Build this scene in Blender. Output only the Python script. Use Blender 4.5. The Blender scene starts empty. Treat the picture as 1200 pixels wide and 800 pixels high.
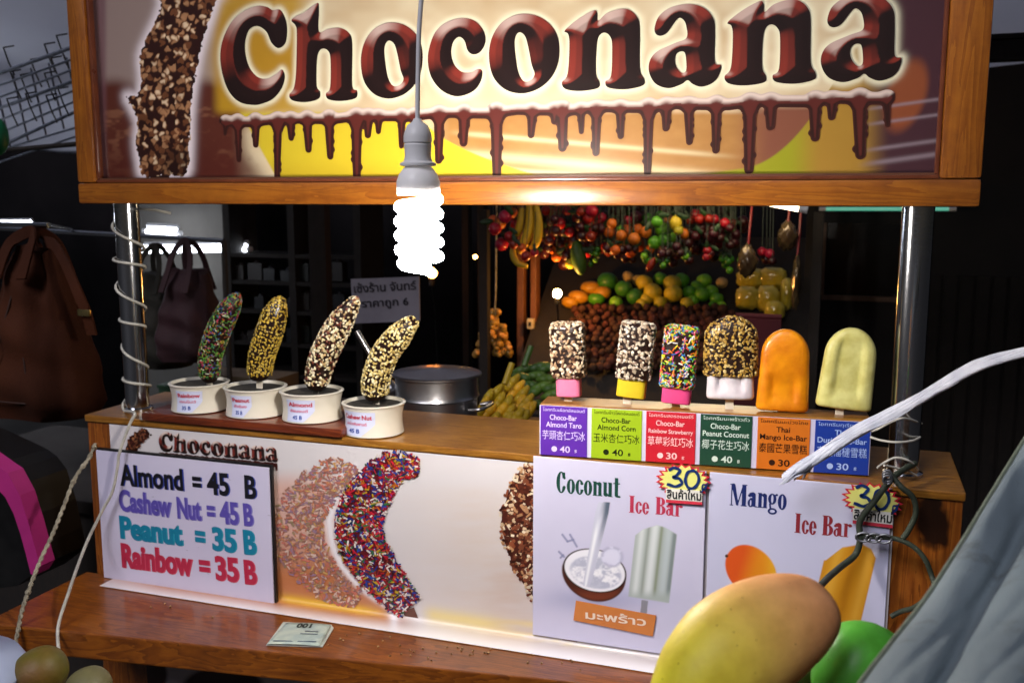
import bpy, bmesh, math, random
import numpy as np
from mathutils import Vector, Matrix
random.seed(7); rng = np.random.default_rng(7)
S = bpy.context.scene; COL = S.collection
R = math.radians

# ------------------------------------------------------------------ camera, world, light, exposure
FPX, YAW, PITCH = 1150.0, R(18.9), R(8.5)
CAM = np.array([0.0, -1.35, 1.55])
cd = bpy.data.cameras.new('camera'); cam = bpy.data.objects.new('camera', cd); COL.objects.link(cam)
cam.location = CAM; cam.rotation_euler = (R(90) - PITCH, 0, YAW)
cd.sensor_width = 36; cd.lens = 36 * FPX / 1200; cd.clip_start = 0.02; cd.clip_end = 200
cd.dof.use_dof = True; cd.dof.focus_distance = 1.2; cd.dof.aperture_fstop = 10.0
S.camera = cam
W = bpy.data.worlds.new("World"); S.world = W; W.use_nodes = True
nt = W.node_tree; bg = nt.nodes['Background']
sky = nt.nodes.new('ShaderNodeTexSky'); sky.sky_type = 'NISHITA'; sky.sun_disc = False
sky.sun_elevation = R(42); sky.sun_rotation = R(158)
nt.links.new(sky.outputs[0], bg.inputs[0]); bg.inputs[1].default_value = 0.006
sd = bpy.data.lights.new('sun', 'SUN'); sun = bpy.data.objects.new('sun', sd); COL.objects.link(sun)
sd.energy = 1.75; sd.angle = R(25); sd.color = (0.95, 0.92, 1.0)
sun.rotation_euler = (R(48), 0, R(-18))
S.view_settings.view_transform = 'Standard'; S.view_settings.look = 'None'
S.view_settings.gamma = 1; S.view_settings.use_curve_mapping = False; S.view_settings.exposure = 0.0
S.cycles.use_denoising = True; S.cycles.sample_clamp_indirect = 4; S.cycles.sample_clamp_direct = 0
S.cycles.max_bounces = 6; S.cycles.caustics_reflective = False; S.cycles.caustics_refractive = False
BULB_STRENGTH = 300.0
BACK_TUBE = 24.0
FRUIT_TUBE = 20.0
WARM_BULB = 140.0

# ------------------------------------------------------------------ pixel rays (used to measure real positions)
FW = np.array([-math.sin(YAW) * math.cos(PITCH), math.cos(YAW) * math.cos(PITCH), -math.sin(PITCH)])
RT = np.array([math.cos(YAW), math.sin(YAW), 0.0]); UP = np.cross(RT, FW)
def ray(px, py): return FW + RT * (px - 600) / FPX + UP * (400 - py) / FPX
def at(px, py, Y): d = ray(px, py); return CAM + d * (Y + 1.35) / d[1]
def atz(px, py, Z): d = ray(px, py); return CAM + d * (Z - 1.55) / d[2]
def atd(px, py, dist): return CAM + ray(px, py) * dist
def atp(px, py, P0, n): d = ray(px, py); return CAM + d * (np.dot(np.array(P0) - CAM, n) / np.dot(d, n))
def scale_at(P): return float(np.dot(np.array(P) - CAM, FW)) / FPX
def pix(P):
    v = np.asarray(P) - CAM; z = v @ FW
    return 600 + FPX * (v @ RT) / z, 400 - FPX * (v @ UP) / z
def hexl(h):
    h = h.lstrip('#'); c = np.array([int(h[i:i + 2], 16) / 255 for i in (0, 2, 4)])
    return np.where(c <= 0.04045, c / 12.92, ((c + 0.055) / 1.055) ** 2.4)

# ------------------------------------------------------------------ materials
def pm(name, col, rough=.5, metal=0., coat=0., col2=None, nscale=20., bump=0., bscale=60., sss=0., emit=None, estr=0., trans=0., vcol=False, alpha=1., spec=.5, stretch=None, detail=4, ior=1.45):
    m = bpy.data.materials.new(name); m.use_nodes = True; t = m.node_tree; b = t.nodes['Principled BSDF']
    c = tuple(hexl(col)) + (1,) if isinstance(col, str) else tuple(col) + (1,)
    b.inputs['Base Color'].default_value = c
    b.inputs['Roughness'].default_value = rough; b.inputs['Metallic'].default_value = metal
    b.inputs['Coat Weight'].default_value = coat; b.inputs['Coat Roughness'].default_value = .12
    b.inputs['Specular IOR Level'].default_value = spec; b.inputs['IOR'].default_value = ior
    b.inputs['Transmission Weight'].default_value = trans; b.inputs['Alpha'].default_value = alpha
    if sss:
        b.inputs['Subsurface Weight'].default_value = sss; b.inputs['Subsurface Radius'].default_value = (.006, .004, .003); b.inputs['Subsurface Scale'].default_value = 1
    if emit:
        b.inputs['Emission Color'].default_value = tuple(hexl(emit)) + (1,); b.inputs['Emission Strength'].default_value = estr
    tc = t.nodes.new('ShaderNodeTexCoord'); mp = t.nodes.new('ShaderNodeMapping'); t.links.new(tc.outputs['Object'], mp.inputs[0])
    if stretch: mp.inputs['Scale'].default_value = stretch
    src = None
    if vcol:
        a = t.nodes.new('ShaderNodeVertexColor'); a.layer_name = 'Col'; src = a.outputs[0]; t.links.new(src, b.inputs['Base Color'])
    if col2:
        n = t.nodes.new('ShaderNodeTexNoise'); n.inputs['Scale'].default_value = nscale; n.inputs['Detail'].default_value = detail; t.links.new(mp.outputs[0], n.inputs[0])
        rp = t.nodes.new('ShaderNodeValToRGB'); rp.color_ramp.elements[0].position = .36; rp.color_ramp.elements[1].position = .66
        rp.color_ramp.elements[0].color = c; rp.color_ramp.elements[1].color = tuple(hexl(col2)) + (1,)
        t.links.new(n.outputs[0], rp.inputs[0])
        t.links.new(rp.outputs[0], b.inputs['Base Color'])
        rr = t.nodes.new('ShaderNodeMapRange'); rr.inputs[3].default_value = max(0, rough - .08); rr.inputs[4].default_value = min(1, rough + .1)
        t.links.new(n.outputs[0], rr.inputs[0]); t.links.new(rr.outputs[0], b.inputs['Roughness'])
    if bump:
        n2 = t.nodes.new('ShaderNodeTexNoise'); n2.inputs['Scale'].default_value = bscale; n2.inputs['Detail'].default_value = 4; t.links.new(mp.outputs[0], n2.inputs[0])
        bp = t.nodes.new('ShaderNodeBump'); bp.inputs['Strength'].default_value = bump; bp.inputs['Distance'].default_value = .004
        t.links.new(n2.outputs[0], bp.inputs['Height']); t.links.new(bp.outputs[0], b.inputs['Normal'])
    return m

def wood(name, dark, mid, light, axis='x', rough=.28, coat=.5, fine=1.0, knots=True):
    m = bpy.data.materials.new(name); m.use_nodes = True; t = m.node_tree; b = t.nodes['Principled BSDF']
    tc = t.nodes.new('ShaderNodeTexCoord'); mp = t.nodes.new('ShaderNodeMapping'); t.links.new(tc.outputs['Object'], mp.inputs[0])
    sc = {'x': (1.3, 13, 13), 'y': (13, 1.3, 13), 'z': (13, 13, 1.3)}[axis]
    mp.inputs['Scale'].default_value = tuple(s * fine for s in sc); mp.inputs['Location'].default_value = (random.random() * 5, random.random() * 5, random.random() * 5)
    n = t.nodes.new('ShaderNodeTexNoise'); n.inputs['Scale'].default_value = 2.2; n.inputs['Detail'].default_value = 5; n.inputs['Distortion'].default_value = .6
    t.links.new(mp.outputs[0], n.inputs[0])
    w = t.nodes.new('ShaderNodeTexNoise'); w.inputs['Scale'].default_value = 14; w.inputs['Detail'].default_value = 6; w.inputs['Roughness'].default_value = .7
    t.links.new(mp.outputs[0], w.inputs[0])
    # growth rings: the low noise drives a saw of thin bands
    mu = t.nodes.new('ShaderNodeMath'); mu.operation = 'MULTIPLY'; mu.inputs[1].default_value = 11; t.links.new(n.outputs[0], mu.inputs[0])
    pp = t.nodes.new('ShaderNodeMath'); pp.operation = 'FRACT'; t.links.new(mu.outputs[0], pp.inputs[0])
    mx = t.nodes.new('ShaderNodeMath'); mx.operation = 'MULTIPLY_ADD'; mx.inputs[1].default_value = .45; t.links.new(pp.outputs[0], mx.inputs[0])
    ms = t.nodes.new('ShaderNodeMath'); ms.operation = 'MULTIPLY'; ms.inputs[1].default_value = .6; t.links.new(w.outputs[0], ms.inputs[0]); t.links.new(ms.outputs[0], mx.inputs[2])
    rp = t.nodes.new('ShaderNodeValToRGB'); e = rp.color_ramp.elements
    e[0].position = .15; e[0].color = tuple(hexl(light)) + (1,); e[1].position = .85; e[1].color = tuple(hexl(dark)) + (1,)
    k = e.new(.5); k.color = tuple(hexl(mid)) + (1,)
    t.links.new(mx.outputs[0], rp.inputs[0])
    last = rp.outputs[0]
    if knots:
        v = t.nodes.new('ShaderNodeTexVoronoi'); v.inputs['Scale'].default_value = .55
        mp2 = t.nodes.new('ShaderNodeMapping'); mp2.inputs['Scale'].default_value = {'x': (5, 9, 9), 'y': (9, 5, 9), 'z': (9, 9, 5)}[axis]; t.links.new(tc.outputs['Object'], mp2.inputs[0]); t.links.new(mp2.outputs[0], v.inputs[0])
        kr = t.nodes.new('ShaderNodeValToRGB'); kr.color_ramp.elements[0].position = .05; kr.color_ramp.elements[1].position = .16
        kr.color_ramp.elements[0].color = (.75, .75, .75, 1); kr.color_ramp.elements[1].color = (0, 0, 0, 1)
        t.links.new(v.outputs['Distance'], kr.inputs[0])
        mixn = t.nodes.new('ShaderNodeMix'); mixn.data_type = 'RGBA'; t.links.new(kr.outputs[0], mixn.inputs[0]); t.links.new(last, mixn.inputs[6]); mixn.inputs[7].default_value = tuple(hexl(dark) * .25) + (1,)
        last = mixn.outputs[2]
    dn = t.nodes.new('ShaderNodeTexNoise'); dn.inputs['Scale'].default_value = 7; dn.inputs['Detail'].default_value = 9; dn.inputs['Roughness'].default_value = .72; t.links.new(tc.outputs['Object'], dn.inputs[0])
    dr = t.nodes.new('ShaderNodeValToRGB'); dr.color_ramp.elements[0].position = .3; dr.color_ramp.elements[0].color = (.5, .44, .38, 1); dr.color_ramp.elements[1].position = .6; dr.color_ramp.elements[1].color = (1, 1, 1, 1); t.links.new(dn.outputs[0], dr.inputs[0])
    dm = t.nodes.new('ShaderNodeMix'); dm.data_type = 'RGBA'; dm.blend_type = 'MULTIPLY'; dm.inputs[0].default_value = .85; t.links.new(last, dm.inputs[6]); t.links.new(dr.outputs[0], dm.inputs[7]); last = dm.outputs[2]
    rm = t.nodes.new('ShaderNodeMapRange'); rm.inputs[3].default_value = rough + .18; rm.inputs[4].default_value = rough - .06; t.links.new(dn.outputs[0], rm.inputs[0]); t.links.new(rm.outputs[0], b.inputs['Roughness'])
    t.links.new(last, b.inputs['Base Color'])
    b.inputs['Roughness'].default_value = rough; b.inputs['Coat Weight'].default_value = coat; b.inputs['Coat Roughness'].default_value = .15
    bp = t.nodes.new('ShaderNodeBump'); bp.inputs['Strength'].default_value = .12; bp.inputs['Distance'].default_value = .002
    t.links.new(w.outputs[0], bp.inputs['Height']); t.links.new(bp.outputs[0], b.inputs['Normal'])
    return m

M = {}
M['frame_h'] = wood('varnished_wood_along', '#7e4210', '#9a5a18', '#a8681f', 'x', knots=False)
M['frame_v'] = wood('varnished_wood_upright', '#7e4210', '#9a5a18', '#a8681f', 'z', knots=False)
M['counter'] = wood('counter_pine', '#6a340e', '#95521a', '#ac6a26', 'z')
M['top'] = wood('counter_top_wood', '#7a4a14', '#9c6a24', '#b07e34', 'x', knots=False)
M['shelf'] = wood('shelf_wood', '#602e0a', '#87490f', '#9e5c18', 'x')
M['tray'] = wood('tray_wood', '#4a1c0c', '#6b2c14', '#7c3a1c', 'x', knots=False)
M['darkwood'] = wood('dark_wood', '#100a07', '#181009', '#22160f', 'z', rough=.75, coat=0, knots=False)
M['crate'] = wood('old_crate_wood', '#3a2414', '#553a22', '#6b4c30', 'x', rough=.7, coat=0, knots=False)
M['steel'] = pm('stainless_steel', '#b9bcc2', .16, 1, bump=.03, bscale=200)
M['potsteel'] = pm('pot_steel', '#c2c2c6', .3, 1, col2='#d0d0d2', nscale=14)
M['print'] = pm('printed_vinyl', '#ffffff', .32, vcol=True, coat=.25, bump=.06, bscale=9)
M['paper'] = pm('printed_paper', '#ffffff', .42, vcol=True, bump=.10, bscale=7)
M['vc'] = pm('coating_bits', '#ffffff', .38, vcol=True, coat=.1)
M['vcmatte'] = pm('coloured_matte', '#ffffff', .6, vcol=True)
M['white_card'] = pm('white_card', '#cfcbe2', .5, col2='#c6c2dc', nscale=6)
M['black'] = pm('black_plastic', '#0c0c0d', .4, col2='#141414', nscale=30)
M['choc'] = pm('dark_chocolate', '#24110a', .35, col2='#1b0c07', nscale=60, bump=.3, bscale=140, coat=.2)
M['cup'] = pm('cream_ceramic', '#e4e0d2', .3, col2='#d8d3c4', nscale=9, coat=.3)
M['foam'] = pm('dark_foam', '#26241f', .8, col2='#34312b', nscale=90, bump=.3, bscale=200)
M['stickwood'] = pm('pale_stick', '#d9d2c4', .6, col2='#cbc2b0', nscale=40, stretch=(1, 1, .2))
M['socket'] = pm('white_socket_plastic', '#eeeef0', .4, col2='#e8e8ea', nscale=20)
M['glow'] = pm('lit_lamp_glass', '#ffffff', .4, emit='#fff5ea', estr=BULB_STRENGTH)
M['cord'] = pm('white_cord', '#ececee', .45, col2='#e2e2e6', nscale=40)
M['wire'] = pm('white_wire', '#c4c2b8', .5, col2='#a8a69c', nscale=60)
M['twine'] = pm('dirty_twine', '#a9a18c', .8, col2='#6f6858', nscale=70, bump=.5, bscale=300)
M['greenwire'] = pm('dark_green_wire', '#2c3428', .6, col2='#3c4436', nscale=50)
M['tinwire'] = pm('tinned_wire', '#8d9096', .35, .8, col2='#6d7076', nscale=90)
M['rope'] = pm('white_plastic_rope', '#c6cbd8', .5, col2='#aab0c2', nscale=8, stretch=(3, 3, 3), bump=.4, bscale=160)
M['cloth'] = m_c = pm('grey_tarp_cloth', '#78878f', .85, col2='#66747d', nscale=7, bump=.22, bscale=600)
t_ = m_c.node_tree; b_n = t_.nodes['Principled BSDF']; src = b_n.inputs['Base Color'].links[0].from_socket; nz_ = t_.nodes.new('ShaderNodeTexNoise'); nz_.inputs['Scale'].default_value = 22; nz_.inputs['Detail'].default_value = 8; nz_.inputs['Roughness'].default_value = .7
rp_ = t_.nodes.new('ShaderNodeValToRGB'); rp_.color_ramp.elements[0].position = .56; rp_.color_ramp.elements[1].position = .72; rp_.color_ramp.elements[0].color = (1, 1, 1, 1); rp_.color_ramp.elements[1].color = (.55, .5, .46, 1); mx_ = t_.nodes.new('ShaderNodeMix'); mx_.data_type = 'RGBA'; mx_.blend_type = 'MULTIPLY'; mx_.inputs[0].default_value = 1
tc_ = t_.nodes.new('ShaderNodeTexCoord'); t_.links.new(tc_.outputs['Object'], nz_.inputs[0]); t_.links.new(nz_.outputs[0], rp_.inputs[0]); t_.links.new(src, mx_.inputs[6]); t_.links.new(rp_.outputs[0], mx_.inputs[7]); t_.links.new(mx_.outputs[2], b_n.inputs['Base Color'])
def ink(h, rough=.4): return pm('ink_' + h.strip('#'), h, rough, col2=h, nscale=10)
INK = {}
def inkm(h):
    if h not in INK: INK[h] = ink(h)
    return INK[h]

# ------------------------------------------------------------------ object helpers
LOC = {}
def tag(o, label=None, cat=None, group=None, kind=None):
    if label: o['label'] = label
    if cat: o['category'] = cat
    if group: o['group'] = group
    if kind: o['kind'] = kind
    return o
def thing(name, label, cat, loc=(0, 0, 0), group=None):
    o = bpy.data.objects.new(name, None); COL.objects.link(o); o.location = Vector(loc); o.empty_display_size = .05
    LOC[o.name] = np.array(loc, float)
    return tag(o, label, cat, group)
def link(name, me, mat, parent=None, origin=None):
    o = bpy.data.objects.new(name, me); COL.objects.link(o)
    if mat is not None:
        for m_ in (mat if isinstance(mat, (list, tuple)) else [mat]): me.materials.append(m_)
    off = np.zeros(3)
    if parent is not None:
        o.parent = parent; off = LOC.get(parent.name, off)
    elif origin is not None:
        off = np.array(origin, float); o.location = Vector(off)
    LOC[o.name] = off
    if off.any(): me.transform(Matrix.Translation(Vector(-off)))
    return o

class MB:
    def __init__(s): s.v = []; s.f = []; s.c = []; s.mi = []
    def add(s, vs, fs, col=None, mi=0):
        k = len(s.v); s.v.extend([tuple(map(float, p)) for p in vs]); s.f.extend([tuple(i + k for i in f) for f in fs]); s.mi.extend([mi] * len(fs))
        s.c.extend([tuple(col) if col is not None else (1, 1, 1)] * len(vs)); return s
    def box(s, c, size, rz=0, M3=None, col=None, mi=0):
        hx, hy, hz = [q / 2 for q in size]; vs = [Vector((x, y, z)) for x in (-hx, hx) for y in (-hy, hy) for z in (-hz, hz)]
        rot = M3 if M3 is not None else Matrix.Rotation(rz, 3, 'Z')
        vs = [rot @ p + Vector(c) for p in vs]
        return s.add(vs, [(0, 1, 3, 2), (4, 6, 7, 5), (0, 4, 5, 1), (2, 3, 7, 6), (0, 2, 6, 4), (1, 5, 7, 3)], col, mi)
    def prism(s, pts, d, col=None, mi=0):      # pts: 3-D polygon, d: extrusion vector
        n = len(pts); a = [np.array(p, float) for p in pts]; b = [p + np.array(d, float) for p in a]
        return s.add(a + b, [tuple(range(n))[::-1], tuple(range(n, 2 * n))] + [(i, (i + 1) % n, n + (i + 1) % n, n + i) for i in range(n)], col, mi)
    def tube(s, pts, r, seg=10, cap=True, col=None, mi=0, closed=False):
        P = [np.array(p, float) for p in pts]; n = len(P); rs = r if hasattr(r, '__len__') else [r] * n
        T = []
        for i in range(n):
            a = P[max(i - 1, 0)] if not closed else P[(i - 1) % n]; b = P[min(i + 1, n - 1)] if not closed else P[(i + 1) % n]
            d = b - a; T.append(d / (np.linalg.norm(d) + 1e-12))
        u = np.cross(T[0], [0, 0, 1.0]); 
        if np.linalg.norm(u) < .05: u = np.cross(T[0], [1.0, 0, 0])
        u /= np.linalg.norm(u); vs = []
        for i in range(n):
            u = u - T[i] * np.dot(u, T[i]); u /= np.linalg.norm(u) + 1e-12; w = np.cross(T[i], u)
            for k in range(seg):
                a = 2 * math.pi * k / seg; vs.append(P[i] + rs[i] * (math.cos(a) * u + math.sin(a) * w))
        m = n if closed else n - 1
        fs = [(i * seg + k, i * seg + (k + 1) % seg, ((i + 1) % n) * seg + (k + 1) % seg, ((i + 1) % n) * seg + k) for i in range(m) for k in range(seg)]
        if cap and not closed: fs += [tuple(range(seg))[::-1], tuple((n - 1) * seg + k for k in range(seg))]
        return s.add(vs, fs, col, mi)
    def lathe(s, prof, c, seg=40, col=None, mi=0, axis=None):   # prof: (radius, height)
        vs = []; n = len(prof)
        A = Matrix.Identity(3) if axis is None else Vector((0, 0, 1)).rotation_difference(Vector(axis)).to_matrix()
        for r, h in prof:
            for k in range(seg):
                a = 2 * math.pi * k / seg; vs.append(A @ Vector((r * math.cos(a), r * math.sin(a), h)) + Vector(c))
        fs = [(i * seg + k, i * seg + (k + 1) % seg, (i + 1) * seg + (k + 1) % seg, (i + 1) * seg + k) for i in range(n - 1) for k in range(seg)]
        if prof[0][0] > 1e-5: fs.append(tuple(range(seg))[::-1])
        if prof[-1][0] > 1e-5: fs.append(tuple((n - 1) * seg + k for k in range(seg)))
        return s.add(vs, fs, col, mi)
    def ball(s, c, r, M3=None, u=14, v=9, col=None, mi=0, fn=None):
        vs = []; rr = r if hasattr(r, '__len__') else (r, r, r)
        for i in range(v + 1):
            th = math.pi * i / v
            for k in range(u):
                a = 2 * math.pi * k / u; p = Vector((math.sin(th) * math.cos(a), math.sin(th) * math.sin(a), math.cos(th)))
                q = fn(p) if fn else p
                q = Vector((q[0] * rr[0], q[1] * rr[1], q[2] * rr[2]))
                vs.append((M3 @ q if M3 is not None else q) + Vector(c))
        fs = [(i * u + k, (i + 1) * u + k, (i + 1) * u + (k + 1) % u, i * u + (k + 1) % u) for i in range(v) for k in range(u)]
        return s.add(vs, fs, col, mi)
    def build(s, name, mat, parent=None, origin=None, smooth=40, bevel=0, vcol=False, sub=0, weld=True):
        me = bpy.data.meshes.new(name); me.from_pydata(s.v, [], s.f); 
        if any(s.mi): me.polygons.foreach_set('material_index', s.mi)
        if vcol:
            a = me.color_attributes.new('Col', 'FLOAT_COLOR', 'POINT'); c = np.ones((len(s.v), 4), np.float32); c[:, :3] = np.array(s.c); a.data.foreach_set('color', c.ravel())
        if weld or bevel:
            bm = bmesh.new(); bm.from_mesh(me)
            if weld: bmesh.ops.remove_doubles(bm, verts=bm.verts, dist=1e-6)
            bmesh.ops.recalc_face_normals(bm, faces=bm.faces)
            if bevel:
                es = [e for e in bm.edges if len(e.link_faces) == 2 and e.calc_face_angle(0) > .6]
                bmesh.ops.bevel(bm, geom=es, offset=bevel, segments=2, affect='EDGES', profile=.6)
            bm.to_mesh(me); bm.free()
        if smooth: shade(me, smooth)
        o = link(name, me, mat, parent, origin)
        if sub: mod = o.modifiers.new('smooth', 'SUBSURF'); mod.levels = mod.render_levels = sub
        return o
def shade(me, ang=40):
    me.polygons.foreach_set('use_smooth', [True] * len(me.polygons))
    try: me.set_sharp_from_angle(angle=R(ang))
    except Exception: pass
def dup(o, parent=None):
    c = o.copy(); COL.objects.link(c); LOC[c.name] = LOC.get(o.name, np.zeros(3))
    if parent is not None: c.parent = parent
    for ch in list(o.children): dup(ch, c)
    return c

def catmull(pts, n=8, closed=False):
    P = [np.array(p, float) for p in pts]; out = []; N = len(P); m = N if closed else N - 1
    for i in range(m):
        if closed: a, b, c, d = P[(i - 1) % N], P[i], P[(i + 1) % N], P[(i + 2) % N]
        else: a, b, c, d = P[max(i - 1, 0)], P[i], P[i + 1], P[min(i + 2, N - 1)]
        for k in range(n):
            t = k / n; out.append(.5 * ((2 * b) + (-a + c) * t + (2 * a - 5 * b + 4 * c - d) * t * t + (-a + 3 * b - 3 * c + d) * t ** 3))
    if not closed: out.append(P[-1])
    return out

# ------------------------------------------------------------------ flat print helpers: distance fields, coloured sheets, lettering
def seg_sd(X, Z, poly):
    """signed distance to a closed polygon (negative inside)"""
    A = np.asarray(poly, float); B = np.roll(A, -1, 0); best = np.full(X.shape, 1e9); inside = np.zeros(X.shape, bool)
    for (ax, az), (bx, bz) in zip(A, B):
        dx, dz = bx - ax, bz - az; L = dx * dx + dz * dz + 1e-18
        t = np.clip(((X - ax) * dx + (Z - az) * dz) / L, 0, 1)
        best = np.minimum(best, (X - ax - t * dx) ** 2 + (Z - az - t * dz) ** 2)
        cr = ((az > Z) != (bz > Z))
        if cr.any(): inside ^= cr & (X < (bx - ax) * (Z - az) / (bz - az + 1e-18) + ax)
    d = np.sqrt(best); return np.where(inside, -d, d)
def cap_sd(X, Z, a, b, ra, rb):
    dx, dz = b[0] - a[0], b[1] - a[1]; L = dx * dx + dz * dz + 1e-18
    t = np.clip(((X - a[0]) * dx + (Z - a[1]) * dz) / L, 0, 1)
    return np.hypot(X - a[0] - t * dx, Z - a[1] - t * dz) - (ra + (rb - ra) * t)
def ell_sd(X, Z, c, rx, rz): 
    k = np.hypot((X - c[0]) / rx, (Z - c[1]) / rz); k2 = np.hypot((X - c[0]) / rx ** 2, (Z - c[1]) / rz ** 2) + 1e-9
    return k * (k - 1) / k2
def rect_sd(X, Z, x0, z0, x1, z1): return np.maximum(np.abs(X - (x0 + x1) / 2) - (x1 - x0) / 2, np.abs(Z - (z0 + z1) / 2) - (z1 - z0) / 2)
def smin(a, b, k): h = np.clip(.5 + .5 * (b - a) / k, 0, 1); return b + (a - b) * h - k * h * (1 - h)
def sstep(a, b, x): t = np.clip((x - a) / (b - a), 0, 1); return t * t * (3 - 2 * t)
def mixc(c, col, m): return c + (np.asarray(col) - c) * m[..., None]
def vnoise(x, y, seed=0):
    xi, yi = np.floor(x).astype(np.int64), np.floor(y).astype(np.int64); fx, fy = x - xi, y - yi; fx = fx * fx * (3 - 2 * fx); fy = fy * fy * (3 - 2 * fy)
    def h(a, b): v = np.sin((a * 127.1 + b * 311.7 + seed * 74.7)) * 43758.5453; return v - np.floor(v)
    return (h(xi, yi) * (1 - fx) + h(xi + 1, yi) * fx) * (1 - fy) + (h(xi, yi + 1) * (1 - fx) + h(xi + 1, yi + 1) * fx) * fy
def fbm(x, y, seed=0): return .5 * vnoise(x, y, seed) + .3 * vnoise(2.1 * x, 2.1 * y, seed + 1) + .2 * vnoise(4.3 * x, 4.3 * y, seed + 2)
def voronoi(x, y, cell, seed=0):
    """distance to nearest of jittered points and a random number of that cell"""
    gx, gy = x / cell, y / cell; xi, yi = np.floor(gx), np.floor(gy); best = np.full(x.shape, 9.); idn = np.zeros(x.shape)
    def h(a, b, k): v = np.sin(a * 127.1 + b * 311.7 + (seed + k) * 74.7) * 43758.5453; return v - np.floor(v)
    for i in (-1, 0, 1):
        for j in (-1, 0, 1):
            a, b = xi + i, yi + j; d = np.hypot(a + h(a, b, 1) - gx, b + h(a, b, 2) - gy); m = d < best
            best = np.where(m, d, best); idn = np.where(m, h(a, b, 3), idn)
    return best, idn

def np_mesh(name, V, F, C=None):
    """fast quad mesh"""
    me = bpy.data.meshes.new(name); me.vertices.add(len(V)); me.vertices.foreach_set('co', V.astype(np.float32).ravel())
    F = F.astype(np.int32); me.loops.add(F.size); me.loops.foreach_set('vertex_index', F.ravel()); me.polygons.add(len(F))
    me.polygons.foreach_set('loop_start', np.arange(0, F.size, 4, dtype=np.int32)); me.update(calc_edges=True); me.validate()
    if C is not None:
        a = me.color_attributes.new('Col', 'FLOAT_COLOR', 'POINT'); c = np.ones((len(V), 4), np.float32); c[:, :3] = np.clip(C, 0, 1); a.data.foreach_set('color', c.ravel())
    return me
def sheet(name, O, U, Vv, nu, nv, colfn, mat, parent=None, origin=None, disp=None):
    """a rectangular printed sheet: corner O, edge vectors U and V, colours from colfn(points)"""
    a, b = np.meshgrid(np.linspace(0, 1, nu), np.linspace(0, 1, nv), indexing='ij'); P = np.array(O) + a[..., None] * np.array(U) + b[..., None] * np.array(Vv)
    C = colfn(P, a, b)
    if disp is not None: P = disp(P, a, b)
    i = np.arange(nu * nv).reshape(nu, nv); F = np.stack([i[:-1, :-1], i[1:, :-1], i[1:, 1:], i[:-1, 1:]], -1).reshape(-1, 4)
    me = np_mesh(name, P.reshape(-1, 3), F, C.reshape(-1, 3)); me.polygons.foreach_set('use_smooth', [True] * len(me.polygons))
    return link(name, me, mat, parent, origin)
def field_mesh(name, sdf, x0, z0, x1, z1, res, to3d, mat, parent=None, colfn=None, blur=0):
    """the inside of a distance field as a flat mesh with its edge snapped to the outline"""
    nx, nz = max(2, int((x1 - x0) / res)), max(2, int((z1 - z0) / res)); X, Z = np.meshgrid(np.linspace(x0, x1, nx), np.linspace(z0, z1, nz), indexing='ij')
    D = sdf(X, Z); gx, gz = np.gradient(D, X[1, 0] - X[0, 0], Z[0, 1] - Z[0, 0]); g = np.hypot(gx, gz) + 1e-9
    ins = D < 0; cell = ins[:-1, :-1] | ins[1:, :-1] | ins[1:, 1:] | ins[:-1, 1:]
    out = D > 0; mv = np.where(out, np.clip(D, 0, 1.5 * res), 0); Xs, Zs = X - mv * gx / g, Z - mv * gz / g
    i = np.arange(nx * nz).reshape(nx, nz); F = np.stack([i[:-1, :-1], i[1:, :-1], i[1:, 1:], i[:-1, 1:]], -1)[cell]
    used = np.unique(F); remap = np.full(nx * nz, -1); remap[used] = np.arange(len(used)); P = to3d(Xs, Zs).reshape(-1, 3)[used]
    if colfn:
        B = D.copy()
        for _ in range(blur):
            Q = np.pad(B, 1, mode='edge'); B = (Q[:-2, 1:-1] + Q[2:, 1:-1] + Q[1:-1, :-2] + Q[1:-1, 2:] + 2 * Q[1:-1, 1:-1]) / 6
        if blur: gx, gz = np.gradient(B, X[1, 0] - X[0, 0], Z[0, 1] - Z[0, 0]); g = np.hypot(gx, gz) + .15
        C = colfn(Xs, Zs, D, gx / g, gz / g).reshape(-1, 3)[used]
    else: C = None
    return link(name, np_mesh(name, P, remap[F], C), mat, parent)

_TC = {}
def text_raw(body, off=0.0):
    k = (body, off)
    if k not in _TC:
        c = bpy.data.curves.new('lettering', 'FONT'); c.body = body; c.size = 1; c.offset = off; c.resolution_u = 4
        o = bpy.data.objects.new('lettering', c); COL.objects.link(o); dg = bpy.context.evaluated_depsgraph_get()
        me = bpy.data.meshes.new_from_object(o.evaluated_get(dg)); V = np.array([v.co[:] for v in me.vertices]); F = [tuple(p.vertices) for p in me.polygons]
        bpy.data.meshes.remove(me); bpy.data.objects.remove(o); bpy.data.curves.remove(c); _TC[k] = (V, F)
    return _TC[k]
CAPH = 0.0
def text(body, O, U, Vv, mat, parent, name='lettering', off=0.0, fn=None, bottom=None, top=None):
    """lettering fitted so the baseline runs along U (full width) and Vv is the cap height"""
    global CAPH
    if not CAPH: CAPH = float(text_raw('H')[0][:, 1].max())
    V, F = text_raw(body, off); x0, x1 = V[:, 0].min(), V[:, 0].max(); u = (V[:, 0] - x0) / (x1 - x0); v = V[:, 1] / CAPH
    P = fn(u, v) if fn else np.array(O) + u[:, None] * np.array(U) + v[:, None] * np.array(Vv)
    me = bpy.data.meshes.new(name); me.from_pydata([tuple(p) for p in P], [], F)
    return link(name, me, mat, parent)
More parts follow.
